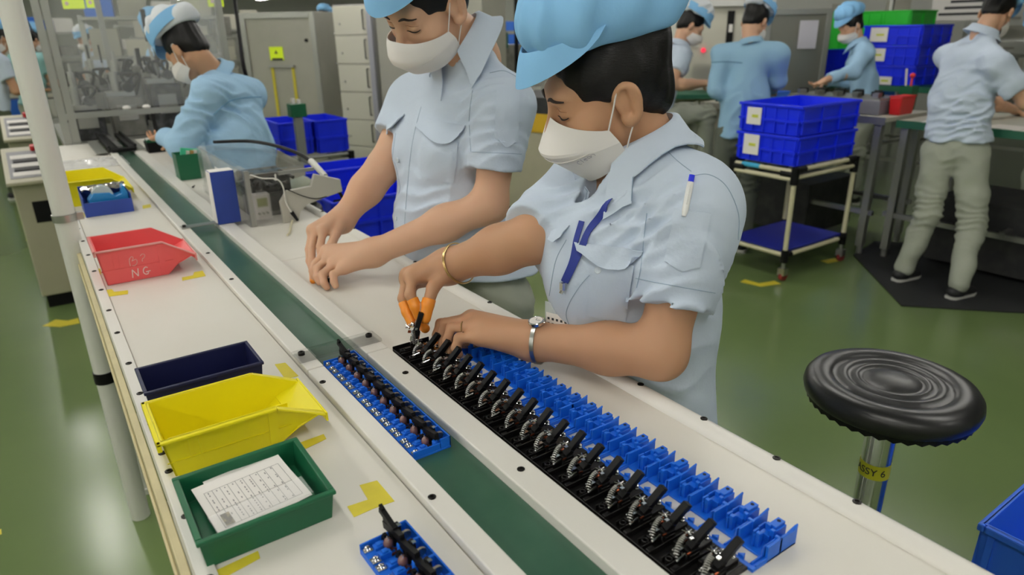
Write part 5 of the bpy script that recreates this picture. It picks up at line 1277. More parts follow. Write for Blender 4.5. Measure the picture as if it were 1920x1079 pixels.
stool('black stool under the seated woman in the sky blue jacket', float(J3['hipL'][0] * .5 + J3['hipR'][0] * .5), float(J3['hipL'][1] * .5 + J3['hipR'][1] * .5), float(J3['pelvis'][2]) - .11, False)
stool('black stool under the seated worker facing right at the back bench', float(J4['pelvis'][0]), float(J4['pelvis'][1]), float(J4['pelvis'][2]) - .12, False)
def crate(label, loc, dx, dy, h, rz=0, m=M_DBLUE, nx=3, ny=5, group=None, papers=(), name='crate', thick=.006):
    t = thing(name, label, 'crate', loc, rz, group); hx, hy = dx / 2, dy / 2; tp = .012
    b = MB(); w = thick
    A = [(-hx + tp, -hy + tp, 0), (hx - tp, -hy + tp, 0), (hx - tp, hy - tp, 0), (-hx + tp, hy - tp, 0)]; B_ = [(-hx, -hy, h), (hx, -hy, h), (hx, hy, h), (-hx, hy, h)]
    C_ = [(-hx + w, -hy + w, h), (hx - w, -hy + w, h), (hx - w, hy - w, h), (-hx + w, hy - w, h)]; D_ = [(-hx + tp + w, -hy + tp + w, w), (hx - tp - w, -hy + tp + w, w), (hx - tp - w, hy - tp - w, w), (-hx + tp + w, hy - tp - w, w)]
    fs = [(3, 2, 1, 0), (12, 13, 14, 15)]
    for o in (0, 4, 8): fs += [(o + i, o + (i + 1) % 4, o + 4 + (i + 1) % 4, o + 4 + i) for i in range(4)]
    b.add(A + B_ + C_ + D_, fs); ob('body', b, m, t, smooth=0)
    r = MB(); e = .008
    r.box((-hx - e, -hy - e, h - .018), (hx + e, -hy + w, h)); r.box((-hx - e, hy - w, h - .018), (hx + e, hy + e, h)); r.box((-hx - e, -hy + w, h - .018), (-hx + w, hy - w, h)); r.box((hx - w, -hy + w, h - .018), (hx + e, hy - w, h))
    ob('rim', r, m, t, smooth=0, bevel=.004)
    z1, z2 = h * .42, h * .50
    f = lambda z: tp * (1 - z / h)
    for s in (-1, 1):
        for i in range(ny + 1):
            y = -hy + .02 + (dy - .04) * i / ny; q = MB(); q.box((s * hx - .006 - (f(h * .5) if s > 0 else -f(h * .5)) * .5, y - .006, .01), (s * hx + .006, y + .006, h - .018)); ob('rib', q, m, t, smooth=0)
        for i in range(nx + 1):
            x = -hx + .02 + (dx - .04) * i / nx; q = MB(); q.box((x - .006, s * hy - .006, .01), (x + .006, s * hy + .006, h - .018)); ob('rib', q, m, t, smooth=0)
    q = MB()
    q.box((-hx - .004, -hy - .004, z1), (hx + .004, -hy + .008, z2)); q.box((-hx - .004, hy - .008, z1), (hx + .004, hy + .004, z2)); q.box((-hx - .004, -hy, z1), (-hx + .008, hy, z2)); q.box((hx - .008, -hy, z1), (hx + .004, hy, z2)); ob('band', q, m, t, smooth=0)
    for (face, a, z, wd_, hg_, sk) in papers:
        q = MB()
        if face == '-y': q.box((a - wd_ / 2, -hy - .0095, z - hg_ / 2), (a + wd_ / 2, -hy - .0085, z + hg_ / 2))
        else: q.box((-hx - .0095, a - wd_ / 2, z - hg_ / 2), (-hx - .0085, a + wd_ / 2, z + hg_ / 2))
        o = ob('paper_tag', q, M_PAPER, t, smooth=0)
        if face != '-y': ob('tag_mark', MB().box((-hx - .0102, a - wd_ * .3, z - .01), (-hx - .0094, a + wd_ * .15, z + .008)), mat('lime_mark', '#c9cf4a', .7), o, smooth=0)
    return t
M_CBLUE = mat('corner_blue', '#2f6ae4', .38, noise=.2, nscale=6, col2='#2456c8')
crate('blue crate standing on the floor under the corner crate', (1.74, .18, 0), .6, .42, .245, 0, M_CBLUE)
crate('bright blue crate with rounded rim at the bottom right corner of the picture', (1.74, .18, .247), .6, .42, .255, 0, M_CBLUE)
# ------------------------------------------------------------------ blue crate trolley
tx0, tx1, ty0, ty1 = 3.60, 4.23, 2.30, 2.74
tr_ = thing('crate_trolley', 'pipe trolley on red castors carrying two stacked blue crates', 'trolley', ((tx0 + tx1) / 2, (ty0 + ty1) / 2, 0)); ox, oy = (tx0 + tx1) / 2, (ty0 + ty1) / 2
ax2, ay2 = (tx1 - tx0) / 2, (ty1 - ty0) / 2
for sx_ in (-1, 1):
    for sy_ in (-1, 1):
        x, y = sx_ * ax2, sy_ * ay2
        ob('leg', MB().cyl((x, y, .12), (x, y, .70), .0145, n=12), M_PIPE, tr_)
        ob('joint', MB().cyl((x, y, .60), (x, y, .70), .024, n=12).cyl((x - sx_ * .09, y, .685), (x, y, .685), .021, n=10).cyl((x, y - sy_ * .09, .66), (x, y, .66), .021, n=10), M_BLACK, tr_)
        ob('joint', MB().cyl((x, y, .12), (x, y, .2), .022, n=12).cyl((x, y, .165), (x - sx_ * .06, y, .165), .018, n=10), M_BLACK, tr_)
        w_ = ob('castor', MB().cyl((x, y, .06), (x, y, .12), .012, n=8).box((x - .02, y - .022, .04), (x + .02, y + .022, .085)), M_STEEL, tr_)
        ob('wheel', MB().lathe([(.008, -.012), (.031, -.012), (.034, -.006), (.034, .006), (.031, .012), (.008, .012)], (x + .01, y, .034), (0, 1, 0), 16), mat('castor_red', '#7d1f24', .5), w_)
for s in (-1, 1):
    for z in (.685, .64): ob('rail', MB().cyl((-ax2, s * ay2, z), (ax2, s * ay2, z), .0135, n=10), M_PIPE, tr_); ob('rail', MB().cyl((s * ax2, -ay2, z - .01), (s * ax2, ay2, z - .01), .0135, n=10), M_PIPE, tr_)
    ob('rail', MB().cyl((-ax2, s * ay2, .165), (ax2, s * ay2, .165), .0135, n=10), M_PIPE, tr_); ob('rail', MB().cyl((s * ax2, -ay2, .165), (s * ax2, ay2, .165), .0135, n=10), M_PIPE, tr_)
ob('lower_shelf', MB().box((-ax2 + .01, -ay2 + .01, .18), (ax2 - .01, ay2 - .01, .192)), mat('shelf_blue', '#151f86', .45), tr_, smooth=0)
ob('blue_tape', MB().cyl((-ax2, .02, .6755), (-ax2, .15, .6755), .0142, n=10), mat('tape_cyan', '#3ba7d0', .5), tr_)
crate('lower blue crate with a paper tag on the pipe trolley', (ox - .01, oy, .7), .60, .42, .172, 0, group='stacked crates on the trolley', papers=(('-x', .10, .10, .11, .12, 0),))
crate('top open blue crate with a paper tag on the pipe trolley', (ox - .01, oy, .875), .60, .42, .172, 0, group='stacked crates on the trolley', papers=(('-x', .10, .095, .10, .10, 0),))
# ------------------------------------------------------------------ benches on the right
def table(label, x0, y0, x1, y1, z, top, edge=None, legs=None, parent_name='work_table', lower=True):
    t = thing(parent_name, label, 'table', ((x0 + x1) / 2, (y0 + y1) / 2, 0)); a, b_ = (x1 - x0) / 2, (y1 - y0) / 2
    ob('table_top', MB().box((-a, -b_, z - .03), (a, b_, z)), top, t, smooth=0, bevel=.003)
    if edge: ob('edge', MB().box((-a - .003, -b_, z - .045), (-a, b_, z + .002)), edge, t, smooth=0)
    for x in (-a + .04, a - .04):
        for y in (legs or (-b_ + .05, b_ - .05)): ob('leg', MB().box((x - .022, y - .022, .06), (x + .022, y + .022, z - .03)).cyl((x, y, 0), (x, y, .06), .02, n=10), M_ALU, t, smooth=0)
    if lower:
        for x in (-a + .04, a - .04): ob('bar', MB().box((x - .015, -b_, .28), (x + .015, b_, .31)), M_STEEL, t, smooth=0)
        ob('bar', MB().box((-a, -.015, .30), (a, .015, .33)), M_STEEL, t, smooth=0)
    return t
M_TOPG = mat('green_mat', '#1d5a44', .5); M_TOPW = mat('table_top_grey', '#b8b7a9', .45)
bt1 = table('aluminium work table with trays of parts behind the crate trolley', 4.44, 2.26, 5.02, 3.75, .92, M_TOPW, M_ALU)
bt2 = table('green edged work table in front of the standing worker in grey trousers', 4.50, .8, 5.35, 2.22, .905, M_TOPW, M_TOPG)
ob('drawer_box', MB().box((-.30, -.3, .05), (.3, .3, .42)), mat('dark_box', '#1b1c1d', .6, noise=.6, nscale=12, col2='#3a3a36'), bt1, smooth=0, bevel=.004)
ob('under_box', MB().box((-.3, -.5, .04), (.3, .45, .45)), MATS['dark_box'], bt2, smooth=0, bevel=.004)
ob('fan', MB().lathe([(.03, -.02), (.13, -.03), (.14, 0), (.13, .03), (.03, .02)], (-.1, .35, .5), (1, 0, 0), 20), MATS['dark_box'], bt1)
dv = thing('parts_tester', 'low grey box shaped tester with a dark top full of parts on the aluminium table', 'tester', (4.66, 2.72, .921), .05)
ob('case', MB().box((-.16, -.36, 0), (.18, .30, .09)), mat('tester_case', '#74737c', .4), dv, smooth=0, bevel=.004)
ob('face_plate', MB().box((-.163, -.06, .03), (-.159, .08, .06)), M_PAPER, dv, smooth=0)
ob('tray_top', MB().box((-.15, -.35, .09), (.17, .29, .10)), M_ALU, dv, smooth=0)
for i in range(14): ob('part', MB().cbox((0, 0, 0), (.05, .04 + .02 * (i % 3), .03), rot((0, 0, 1), i)), M_BLACK if i % 3 else M_STEEL, dv, loc=(-.09 + .10 * (i % 3), -.3 + .044 * i, .118), smooth=0)
rb = thing('red_box', 'red plastic box at the end of the grey tester', 'box', (4.68, 2.24, .921)); rb.location = (4.7, 2.305, .921)
ob('body', MB().box((-.09, -.04, 0), (.09, .04, .11), .006), mat('deep_red', '#c4181c', .4), rb, smooth=0, bevel=.006); ob('lid', MB().box((-.093, -.043, .11), (.093, .043, .118)), MATS['deep_red'], rb, smooth=0, bevel=.002)
gc_ = tub('green_cup', 'small green box holding a red handled tool on the aluminium table', M_GREEN, (4.92, 2.36, .921), .09, .09, .16, rim=0, cat='box')
ob('red_tool', MB().tube([(0, 0, .0), (.01, 0, .16), (.03, .01, .21)], [.006, .008, .006], 8).ball((.03, .01, .215), .018), mat('tool_red', '#cf2a24', .4), label='red handled tool standing in the small green box', cat='tool', loc=(4.96, 2.40, .93))
ob('white_stick', MB().tube([(0, 0, 0), (-.02, .02, .26)], .007, 8), M_PAPER, label='white stick leaning out of the small green box', cat='stick', loc=(4.975, 2.42, .93))
o = tub('blue_tray', 'light blue tray on the aluminium table left of the grey tester', mat('light_blue_plastic', '#2f6fd8', .4), (4.5, 3.2, .921), .3, .22, .09, cat='tray')
sp = MB()
for i in range(30): sp.cbox((4.5 + rr.uniform(0, .5), 3.46 + rr.uniform(0, .26), .935), (.03, .03, .03), rot((rr.random(), 1, rr.random()), rr.uniform(0, 3)))
ob('small_parts', sp, M_BLACK, kind='stuff', label='heap of small black parts on the far end of the aluminium table', cat='parts', smooth=0)
for i, (x, y, a, l) in enumerate(((4.62, 1.95, .2, 'white sheet on the green edged table beside the standing worker'), (4.6, 1.6, -.1, 'white paper lying on the green edged table near the right picture edge'))):
    o = ob('paper_sheet', MB().box((-.1, -.14, 0), (.1, .14, .003)), M_PAPER, label=l, cat='paper', loc=(x, y, .906), smooth=0); o.rotation_euler = (0, 0, a)
ob('orange_gloves', MB().tube(arc([(0, 0, .02), (.03, .04, .05), (.0, .08, .07), (-.02, .12, .03)], 5), [.012] + [.016] * 14 + [.01], 8).tube(arc([(.02, 0, .015), (.05, .05, .03), (.04, .1, .02)], 5), .013, 8), M_COT, label='crumpled orange gloves on the green edged table', cat='gloves', loc=(4.62, 1.80, .906))
for i, (u, v) in enumerate(((1848, 483), (1893, 492))):
    p = WZ(u, v, 0); sh_ = thing('shoe', ('left', 'right')[i] + ' black shoe with pale top patch under the green edged table', 'shoe', (float(p[0]), float(p[1]), 0), -2.2)
    ob('upper', MB().ball((.03, 0, .045), .05, 14, 10, (2.2, .75, .75)), M_SHOE, sh_); ob('sole', MB().box((-.08, -.038, 0), (.14, .038, .02)), M_SOLE, sh_, smooth=0, bevel=.008); ob('patch', MB().ball((.04, 0, .08), .018, 10, 6, (1.4, 1, .4)), M_PAPER, sh_)
# crates, panels and machines behind the right benches
t5 = table('long table carrying blue and green crates at the back right', 6.46, 2.5, 8.0, 4.9, .95, M_TOPG, M_TOPG)
for k_, (z, lb, pp_) in enumerate(((.952, 'bottom blue crate of the back stack with a white slip', (('-x', .0, .04, .15, .07, 0),)), (1.125, 'middle blue crate of the back stack with a white tag', (('-x', .10, .09, .15, .11, 0),)), (1.298, 'top blue crate of the back stack with a white tag', (('-x', .11, .09, .16, .12, 0),)))):
    crate(lb, (6.80, 3.40, z), .55, .52, .17, 0, group='blue crates stacked at the back right', papers=pp_)
crate('dark blue crate left of the back blue stack', (6.92, 3.92, .952), .5, .34, .30, 0, group='blue crates stacked at the back right')
M_CGREEN = mat('crate_green', '#25c032', .42)
gpos = [WX(1548, 60, 7.3), WX(1600, 60, 7.3), WX(1650, 60, 7.3), WX(1700, 62, 7.3)]
for k_, p in enumerate(gpos):
    crate('bright green crate, %s from the left in the back row' % ORD[k_], (7.3, float(p[1]), 1.20), .5, .27, .40 if k_ else .42, 0, M_CGREEN, group='green crates in the back row', nx=2, ny=2)
ob('crate_shelf', MB().box((-.35, -1.2, 0), (.35, 1.2, .03)).box((-.32, -1.15, -.22), (-.28, -1.1, 0)).box((-.32, 1.1, -.22), (-.28, 1.15, 0)).box((.28, -1.15, -.22), (.32, -1.1, 0)).box((.28, 1.1, -.22), (.32, 1.15, 0)), M_ALU, label='low metal shelf under the green crates', cat='shelf', loc=(7.3, float(gpos[1][1]) - .3, 1.170), smooth=0)
def panel_box(name, label, cat, A_, B_, z0, z1, depth, m, frame_m=None, fw=.05):
    """upright cabinet whose face runs from A to B"""
    A_ = np.array([A_[0], A_[1], 0.0]); B_ = np.array([B_[0], B_[1], 0.0]); x = N(B_ - A_); L = float(np.linalg.norm(B_ - A_)); y = np.cross((0, 0, 1), x)
    t = thing(name, label, cat, tuple(A_), math.atan2(x[1], x[0])); ob('body', MB().box((0, .004, z0), (L, depth, z1)), m, t, smooth=0, bevel=.006)
    if frame_m:
        f = MB(); f.box((0, -.012, z0), (fw, .004, z1)); f.box((L - fw, -.012, z0), (L, .004, z1)); f.box((fw, -.012, z1 - fw), (L - fw, .004, z1)); ob('frame', f, frame_m, t, smooth=0, bevel=.003)
    return t, L
ssp, L_ = panel_box('steel_cabinet', 'stainless steel cabinet side with a paper notice behind the right benches', 'cabinet', W(1438, 20, 6.1), W(1562, 20, 6.1), .05, 1.62, .5, mat('brushed_steel', '#8c8b82', .38, .6), M_ALU)
ob('notice', MB().box((L_ * .52, -.012, 1.28), (L_ * .80, -.006, 1.52)), mat('notice_paper', '#c9c6cf', .6), ssp, smooth=0)
M_BEI2 = mat('machine_beige', '#c4c1b2', .5)
mb1, L1_ = panel_box('beige_machine', 'tall beige machine behind the two capped workers with a black upright display', 'machine', W(1235, 20, 6.5), W(1440, 20, 6.4), .05, 1.85, .6, M_BEI2, None)
ob('black_strip', MB().box((L1_ * .64, -.02, 1.28), (L1_ * .70, .004, 1.62)), M_BLACK, mb1, smooth=0); ob('strip_tag', MB().box((L1_ * .655, -.026, 1.43), (L1_ * .69, -.02, 1.50)), M_PAPER, mb1, smooth=0)  # upright black display with a paper tag, gives no light
ob('red_light', MB().cyl((L1_ * .44, .006, 1.27), (L1_ * .44, -.02, 1.27), .022, n=12), mat('red_lamp', '#e2304a', .4, emit=1.0), mb1)
ob('upper_panel', MB().box((.05, -.008, 1.3), (L1_ * .4, .006, 1.62)), mat('panel_pale', '#d5d4ca', .5), mb1, smooth=0)
ob('fascia', MB().box((0, -.05, 1.66), (L1_, .1, 1.86)), mat('fascia', '#c9c9c4', .5), mb1, smooth=0)
ob('clear_cover', MB().box((L1_ * .35, -.25, .98), (L1_ * .6, -.02, 1.15)), M_ACRYL, mb1, smooth=0)
ob('work_ledge', MB().box((0, -.5, .86), (L1_, .0, .90)), M_TOPG, mb1, smooth=0)
tag_w = thing('hanging_board', 'white board with dark print hung above the blue crates', 'board', tuple(W(1800, 15, 7.0)), 0); 
ob('board', MB().box((0, -.28, -.12), (.01, .28, .12)), M_PAPER, tag_w, smooth=0)
for k_ in range(3): ob('print_bar', MB().box((-.003, -.22, .05 - .06 * k_), (-.001, .1 + .05 * k_, .075 - .06 * k_)), M_INK, tag_w, smooth=0)
sh2 = thing('rack_frame', 'white slatted rack above the blue crate stack', 'rack', tuple(W(1780, 40, 7.6) * [1, 1, 0]), 0)
for z in (1.2, 1.5, 1.8): ob('shelf', MB().box((-.2, -.6, z), (.25, .6, z + .025)), M_PAPER, sh2, smooth=0)
for y in (-.58, .58): ob('post', MB().box((-.2, y - .02, 0), (-.16, y + .02, 2.0)), M_ALU, sh2, smooth=0)
# ------------------------------------------------------------------ machines at the far end of the bench
mf = thing('machine_frame', 'aluminium profile frame with clear guards at the far end of the conveyor', 'machine frame', (.5, 4.4, 0))
F0 = lambda x, y, z: (x - .5, y - 4.4, z)
def bar(a, b_, w=.03, name='profile'):
    a, b_ = np.array(F0(*a)), np.array(F0(*b_)); d = N(b_ - a); u = N(np.cross(d, (0, 0, 1)) if abs(d[2]) < .9 else np.cross(d, (0, 1, 0))); v = np.cross(d, u); h = w / 2
    m = MB().prism([a + u * h + v * h, a - u * h + v * h, a - u * h - v * h, a + u * h - v * h], b_ - a)
    for s in (1, -1): m.prism([a + u * s * h + v * .004, a + u * s * (h + .0015) + v * .004, a + u * s * (h + .0015) - v * .004, a + u * s * h - v * .004], b_ - a)
    return ob(name, m, M_ALU, mf, smooth=0)
for x, y in ((.150, 4.42), (.19, 4.42), (1.03, 4.42), (.075, 5.7), (1.03, 5.7), (.55, 5.7)): bar((x, y, .05), (x, y, 2.1), .034, 'post')
for z in (1.085, 1.95): bar((.15, 4.42, z), (1.03, 4.42, z), .03)
for z in (.95, 1.95): bar((.075, 5.7, z), (1.03, 5.7, z), .03); bar((1.03, 4.42, z), (1.03, 5.7, z), .03)
bar((.12, 4.45, 1.95), (.075, 5.7, 1.95)); bar((.78, 4.42, .94), (.78, 4.42, 1.085)); bar((.45, 4.9, 1.12), (.75, 4.9, 1.12))
ob('base_plate', MB().box(F0(.13, 4.44, .905), F0(1.03, 5.7, .935)), M_ALU, mf, smooth=0)
ob('guard_pane', MB().box(F0(.21, 4.418, 1.11), F0(1.01, 4.424, 1.93)), mat('guard_clear', '#eef2f0', .08, alpha=.10), mf, smooth=0)
ob('guard_pane', MB().box(F0(1.028, 4.45, 1.0), F0(1.034, 5.68, 1.93)), MATS['guard_clear'], mf, smooth=0)
for x in (.46, .56): ob('knob', MB().ball(F0(x, 4.42, 1.108), .018, 12, 8, (1.2, 1, .7)), M_PAPER, mf)
M_DARKM = mat('machine_dark', '#3b3c3d', .4, .4, noise=.6, nscale=25, col2='#77777a')
M_MIDM = mat('machine_mid', '#8b8a84', .35, .6, noise=.5, nscale=20, col2='#55544f')
rq = random.Random(12)
def unit(label, x, y, k_):
    t = thing('assembly_unit', label, 'machine', (x, y, .936)); h = .16 + .06 * (k_ % 3)
    ob('block', MB().box((-.085, -.08, 0), (.085, .08, h)), M_DARKM if k_ % 3 != 1 else M_MIDM, t, smooth=0, bevel=.004)
    ob('slide', MB().box((-.05, -.085, h * .4), (.05, -.07, h * .8)).box((-.09, -.05, h), (.06, .05, h + .03)), M_STEEL, t, smooth=0, bevel=.003)
    ob('cylinder', MB().cyl((-.03, -.02, h + .03), (-.03, -.02, h + .13), .022, n=14).cyl((-.03, -.02, h + .13), (-.03, -.02, h + .18), .008, n=8), M_ALU, t)
    ob('motor', MB().cyl((.03, -.06, h + .05), (.03, .06, h + .05), .028, n=16), M_BLACK if k_ % 2 else M_DARKM, t)
    ob('bracket', MB().box((.06, -.02, h * .5), (.11, .02, h + .09)), M_MIDM, t, smooth=0, bevel=.003)
    m = MB()
    for i in range(3): a = np.array([.03, -.04 + .03 * i, h + .06]); m.tube(arc([a, a + (rq.uniform(-.05, .05), rq.uniform(-.03, .03), .06), a + (rq.uniform(-.10, .10), rq.uniform(-.05, .05), .04), (rq.uniform(-.09, .09), .05, h * .6)], 6), .0085, 7)
    ob('hoses', m, M_BLACK, t, kind='stuff')
    return t
for k_, (x, y, l) in enumerate(((.27, 4.62, 'dark machine head with looped black hoses beside the frame post'), (.48, 4.66, 'grey slide unit behind the cross bar near the belt guide'), (.70, 4.66, 'dark block machine left of the white glove'), (.90, 4.64, 'machine unit with silver cylinder beside the seated woman'), (.30, 5.10, 'second row machine head at the left post'), (.55, 5.15, 'second row grey machine head in the middle'), (.82, 5.12, 'second row machine head on the right'), (.42, 5.5, 'rear machine head under the tubes'), (.72, 5.5, 'rear machine head beside the back post'))): unit(l, x, y, k_)
def rod(label, u, v0, v1, d, r, m=M_BLACK):
    a, b_ = W(u, v1, d), W(u + (v0 - v1) * -.0, v0, d); p = np.array(a); q = np.array([p[0], p[1], b_[2]])
    p2 = np.array([p[0], p[1], .93]); t = thing('upright_rod', label, 'rod', tuple(p2)); ob('stand', MB().cyl((0, 0, 0), (0, 0, max(p[2] - .93, .03)), r * .5, n=8), M_STEEL, t); ob('sleeve', MB().cyl((0, 0, max(p[2] - .93, .03)), (0, 0, q[2] - .93), r, n=10), m, t); return t
for a_ in ((264, 90, 130, 4.55, .014, 'thick black upright rod left of the seated woman\'s cap'), (298, 88, 126, 4.58, .014, 'thick black upright rod touching the seated woman\'s cap'), (167, 84, 110, 4.65, .008, 'thin black rod left in the machine'), (191, 84, 118, 4.62, .006, 'thinner black rod right of the thin rod in the machine'), (278, 18, 78, 4.72, .016, 'tall dark rod rising to the ceiling lamps')): rod(a_[5], *a_[:5])
ob('red_strip', MB().prism([(0, 0, 0), (.24, .0, .03), (.24, .0, .05), (0, 0, .02)], (0, .03, 0)), mat('strip_red', '#c2473c', .5), label='thin red strip across the machine heads', cat='strip', loc=tuple(W(222, 133, 4.62) * [1, 1, 0] + [0, 0, 1.19]), smooth=0)
ob('beam', MB().box((0, 0, 0), (.55, .03, .03)), M_ALU, label='pale horizontal beam above the machine heads', cat='beam', loc=tuple(W(238, 115, 5.0)), smooth=0)
gl = thing('white_gloves', 'bundle of white cotton gloves hanging beside the seated woman\'s face', 'gloves', tuple(W(318, 118, 4.55)))
gs = U(.02, Cap((0, 0, 0), (.0, 0, -.10), .022, .040), Cap((-.01, 0, -.08), (-.055, -.01, -.15), .035, .025), Cap((.0, 0, -.1), (.03, -.02, -.17), .035, .022), Cap((.01, 0, -.06), (.05, 0, -.1), .03, .022), Cap((-.03, 0, -.10), (-.06, 0, -.09), .022, .014))
sob('glove_bundle', Off(gs, 0, folds([], 4, .004)), .006, mat('glove_white', '#d8d5c4', .9, bump=.3, bscale=300), gl)
ob('hook', MB().tube(arc([(0, 0, .0), (.01, 0, .04), (0, .0, .06)], 4), .003, 6), M_STEEL, gl)
o = ob('orange_jar', MB().cyl((0, 0, 0), (0, 0, .05), .022, n=14), M_COT, label='orange jar below the seated woman\'s mask', cat='jar', loc=tuple(W(357, 172, 3.6) * [1, 1, 0] + [0, 0, B + .0005]))
M_LIME = mat('lime_sign', '#d8f01c', .5, emit=.15)  # slight glow added to the lime colour, the sign plates are no lamps
for u0, u1, v1, l, ln_ in ((119, 160, 17, 'lime yellow hanging sign, leftmost of the pair over the machines', 1), (163, 186, 15, 'narrow lime yellow hanging sign right beside its wider twin', 0), (391, 420, 13, 'lime yellow hanging sign above the seated woman', 0)):
    p0 = W(u0, v1, 6.0); p1_ = W(u1, v1, 6.0); x_ = N((p1_ - p0) * [1, 1, 0]); L_ = float(np.linalg.norm(p1_ - p0))
    t = thing('hanging_sign', l, 'sign', tuple(p0), math.atan2(x_[1], x_[0])); ob('plate', MB().box((0, 0, 0), (L_, .006, .16)), M_LIME, t, smooth=0); ob('symbol', MB().lathe([(.016, 0), (.016, .001)], (.04, -.001, .045), (0, -1, 0), 16), mat('sign_pink', '#dcb7c4', .6), t)
    for a in (.1, .9): ob('cord', MB().cyl((L_ * a, .003, .16), (L_ * a, .003, RZ - p0[2]), .003, n=5), M_STEEL, t)
# operator consoles beside the bench end
def console(label, y, h):
    t = thing('control_console', label, 'console', (-.055, y, 0)); w = .10
    ob('cabinet', MB().box((-w, 0, .08), (w - .008, .5, h)), M_BEIGE, t, smooth=0, bevel=.006)
    ob('plinth', MB().box((-w + .02, .03, 0), (w - .02, .47, .08)), M_BLACK, t, smooth=0)
    ob('sloped_top', MB().prism([(-w - .02, -.04, h), (-w - .02, .5, h), (-w - .02, .5, h + .14), (-w - .02, .40, h + .14), (-w - .02, -.04, h + .02)], (2 * w + .012, 0, 0)), M_BEIGE, t, smooth=0, bevel=.004)
    s = lambda a: np.array([0, -.04 + a * .44, h + .021 + a * .12])
    def sl(x0, x1, a0, a1, m, nm, up=.002):
        n = N(np.cross((1, 0, 0), s(1) - s(0))); ob(nm, MB().prism([s(a0) + (x0, 0, 0), s(a0) + (x1, 0, 0), s(a1) + (x1, 0, 0), s(a1) + (x0, 0, 0)], n * up), m, t, smooth=0)
    sl(-w + .005, w - .02, .10, .92, mat('console_grey', '#6d6c70', .45), 'control_panel')
    for k_ in range(3): sl(-w + .02, w - .03, .16 + .26 * k_, .27 + .26 * k_, M_PAPER, 'label_strip', .004)
    for k_ in range(2): sl(-w + .03, w - .03, .30 + .26 * k_, .38 + .26 * k_, M_BLACK, 'switch_row', .008)
    ob('red_button', MB().cyl(s(.93) + (.04, 0, 0), s(.93) + (.04, -.01, .03), .016, n=12), mat('button_red', '#b8242a', .4), t)
    ob('vent', MB().box((-.03, -.003, h - .22), (.05, 0, h - .10)), M_BLACK, t, smooth=0)
    return t
console('beige control console with sloping switch panel beside the bench end', 4.56, .73)
console('second beige control console behind the first one beside the machine frame', 6.0, .80)
# cabinets and carts behind
cb, Lc = panel_box('enclosure', 'grey machine enclosure with a yellow warning sign and yellow striped handle', 'enclosure', W(447, 20, 7.2), W(588, 20, 7.0), .1, 1.70, .6, M_GREYP, M_ALU, .06)
ob('warning_sign', MB().box((Lc * .35, -.006, 1.225), (Lc * .53, .002, 1.36)), M_LIME, cb, smooth=0); ob('sign_print', MB().box((Lc * .375, -.009, 1.225), (Lc * .52, -.0061, 1.245)).prism([(Lc * .44 - .02, -.009, 1.29), (Lc * .44 + .02, -.009, 1.29), (Lc * .44, -.009, 1.325)], (0, .002, 0)), M_INK, cb, smooth=0)
ob('lock', MB().cyl((Lc * .86, .004, 1.42), (Lc * .86, -.01, 1.42), .018, n=10), M_BLACK, cb)
ob('yellow_stripe', MB().box((Lc * .34, -.006, .62), (Lc * .375, .002, 1.16)), MATS['yellow_tape'], cb, smooth=0); ob('yellow_stripe', MB().box((Lc * .62, -.006, .62), (Lc * .655, .002, 1.16)), MATS['yellow_tape'], cb, smooth=0)
ob('handle_bar', MB().box((Lc * .32, -.02, 1.15), (Lc * .66, -.004, 1.175)), M_ALU, cb, smooth=0)
lk_, Lk = panel_box('locker_tower', 'narrow white tower of six locker doors with black pull handles', 'locker', W(622, 12, 6.6), W(695, 10, 6.4), .0, 1.74, .5, mat('locker_grey', '#9b9a98', .5), None)
dh = .262
for k_ in range(6):
    z0 = .13 + k_ * (dh + .005); d_ = ob('door', MB().box((.015, -.018, z0), (Lk - .05, .003, z0 + dh)), mat('locker_white', '#cfccbd' if k_ != 1 else '#cfccbd', .5), lk_, smooth=0, bevel=.006)
    ob('handle', MB().tube([(Lk - .08, -.018, z0 + .05), (Lk - .08, -.04, z0 + .05), (Lk - .08, -.04, z0 + dh - .04), (Lk - .08, -.018, z0 + dh - .04)], .006, 6), M_BLACK, d_); ob('lock', MB().cyl((.09, -.018, z0 + .1), (.09, -.026, z0 + .1), .011, n=8), M_STEEL, d_); ob('hinge', MB().ball((.012, -.02, z0 + .01), .009, 8, 6), M_CHROME, d_)
ob('side_rail', MB().box((Lk - .045, -.03, 0), (Lk + .01, .003, 1.76)), mat('rail_lilac', '#a3a3ad', .45), lk_, smooth=0)
bg, Lb = panel_box('grey_cabinet', 'large plain grey cabinet behind the woman with downcast eyes', 'cabinet', W(706, 60, 6.0), W(905, 60, 5.7), .05, 1.75, .6, M_GREYP, None)
ob('knob', MB().ball((.30, -.012, .93), .022, 10, 8), M_BLACK, bg)
bA, bB = W(706, 60, 6.0) * [1, 1, 0], W(905, 60, 5.7) * [1, 1, 0]; bxv = N(bB - bA); bagp = bA + bxv * .17 + np.cross(bxv, (0, 0, 1)) * .055 + [0, 0, float(W(737, 196, 5.95)[2])]
hb_ = thing('hanging_bag', 'white bag with blue rim hanging on the grey cabinet', 'bag', tuple(bagp)); ob('bag', MB().box((-.05, -.04, -.28), (.05, .03, -.05), -.01), M_PAPER, hb_, smooth=0, bevel=.02); ob('hook', MB().cyl((0, 0, -.01), (0, .07, .0), .006, n=6), M_STEEL, hb_); ob('blue_rim', MB().box((-.055, -.045, -.06), (.055, .035, 0)), M_DBLUE, hb_, smooth=0, bevel=.01)
lm, Ll = panel_box('low_machine', 'low grey machine with a yellow band between the two front women', 'machine', W(930, 215, 5.4), W(1040, 215, 5.1), .12, .74, .6, M_BEIGE, None)
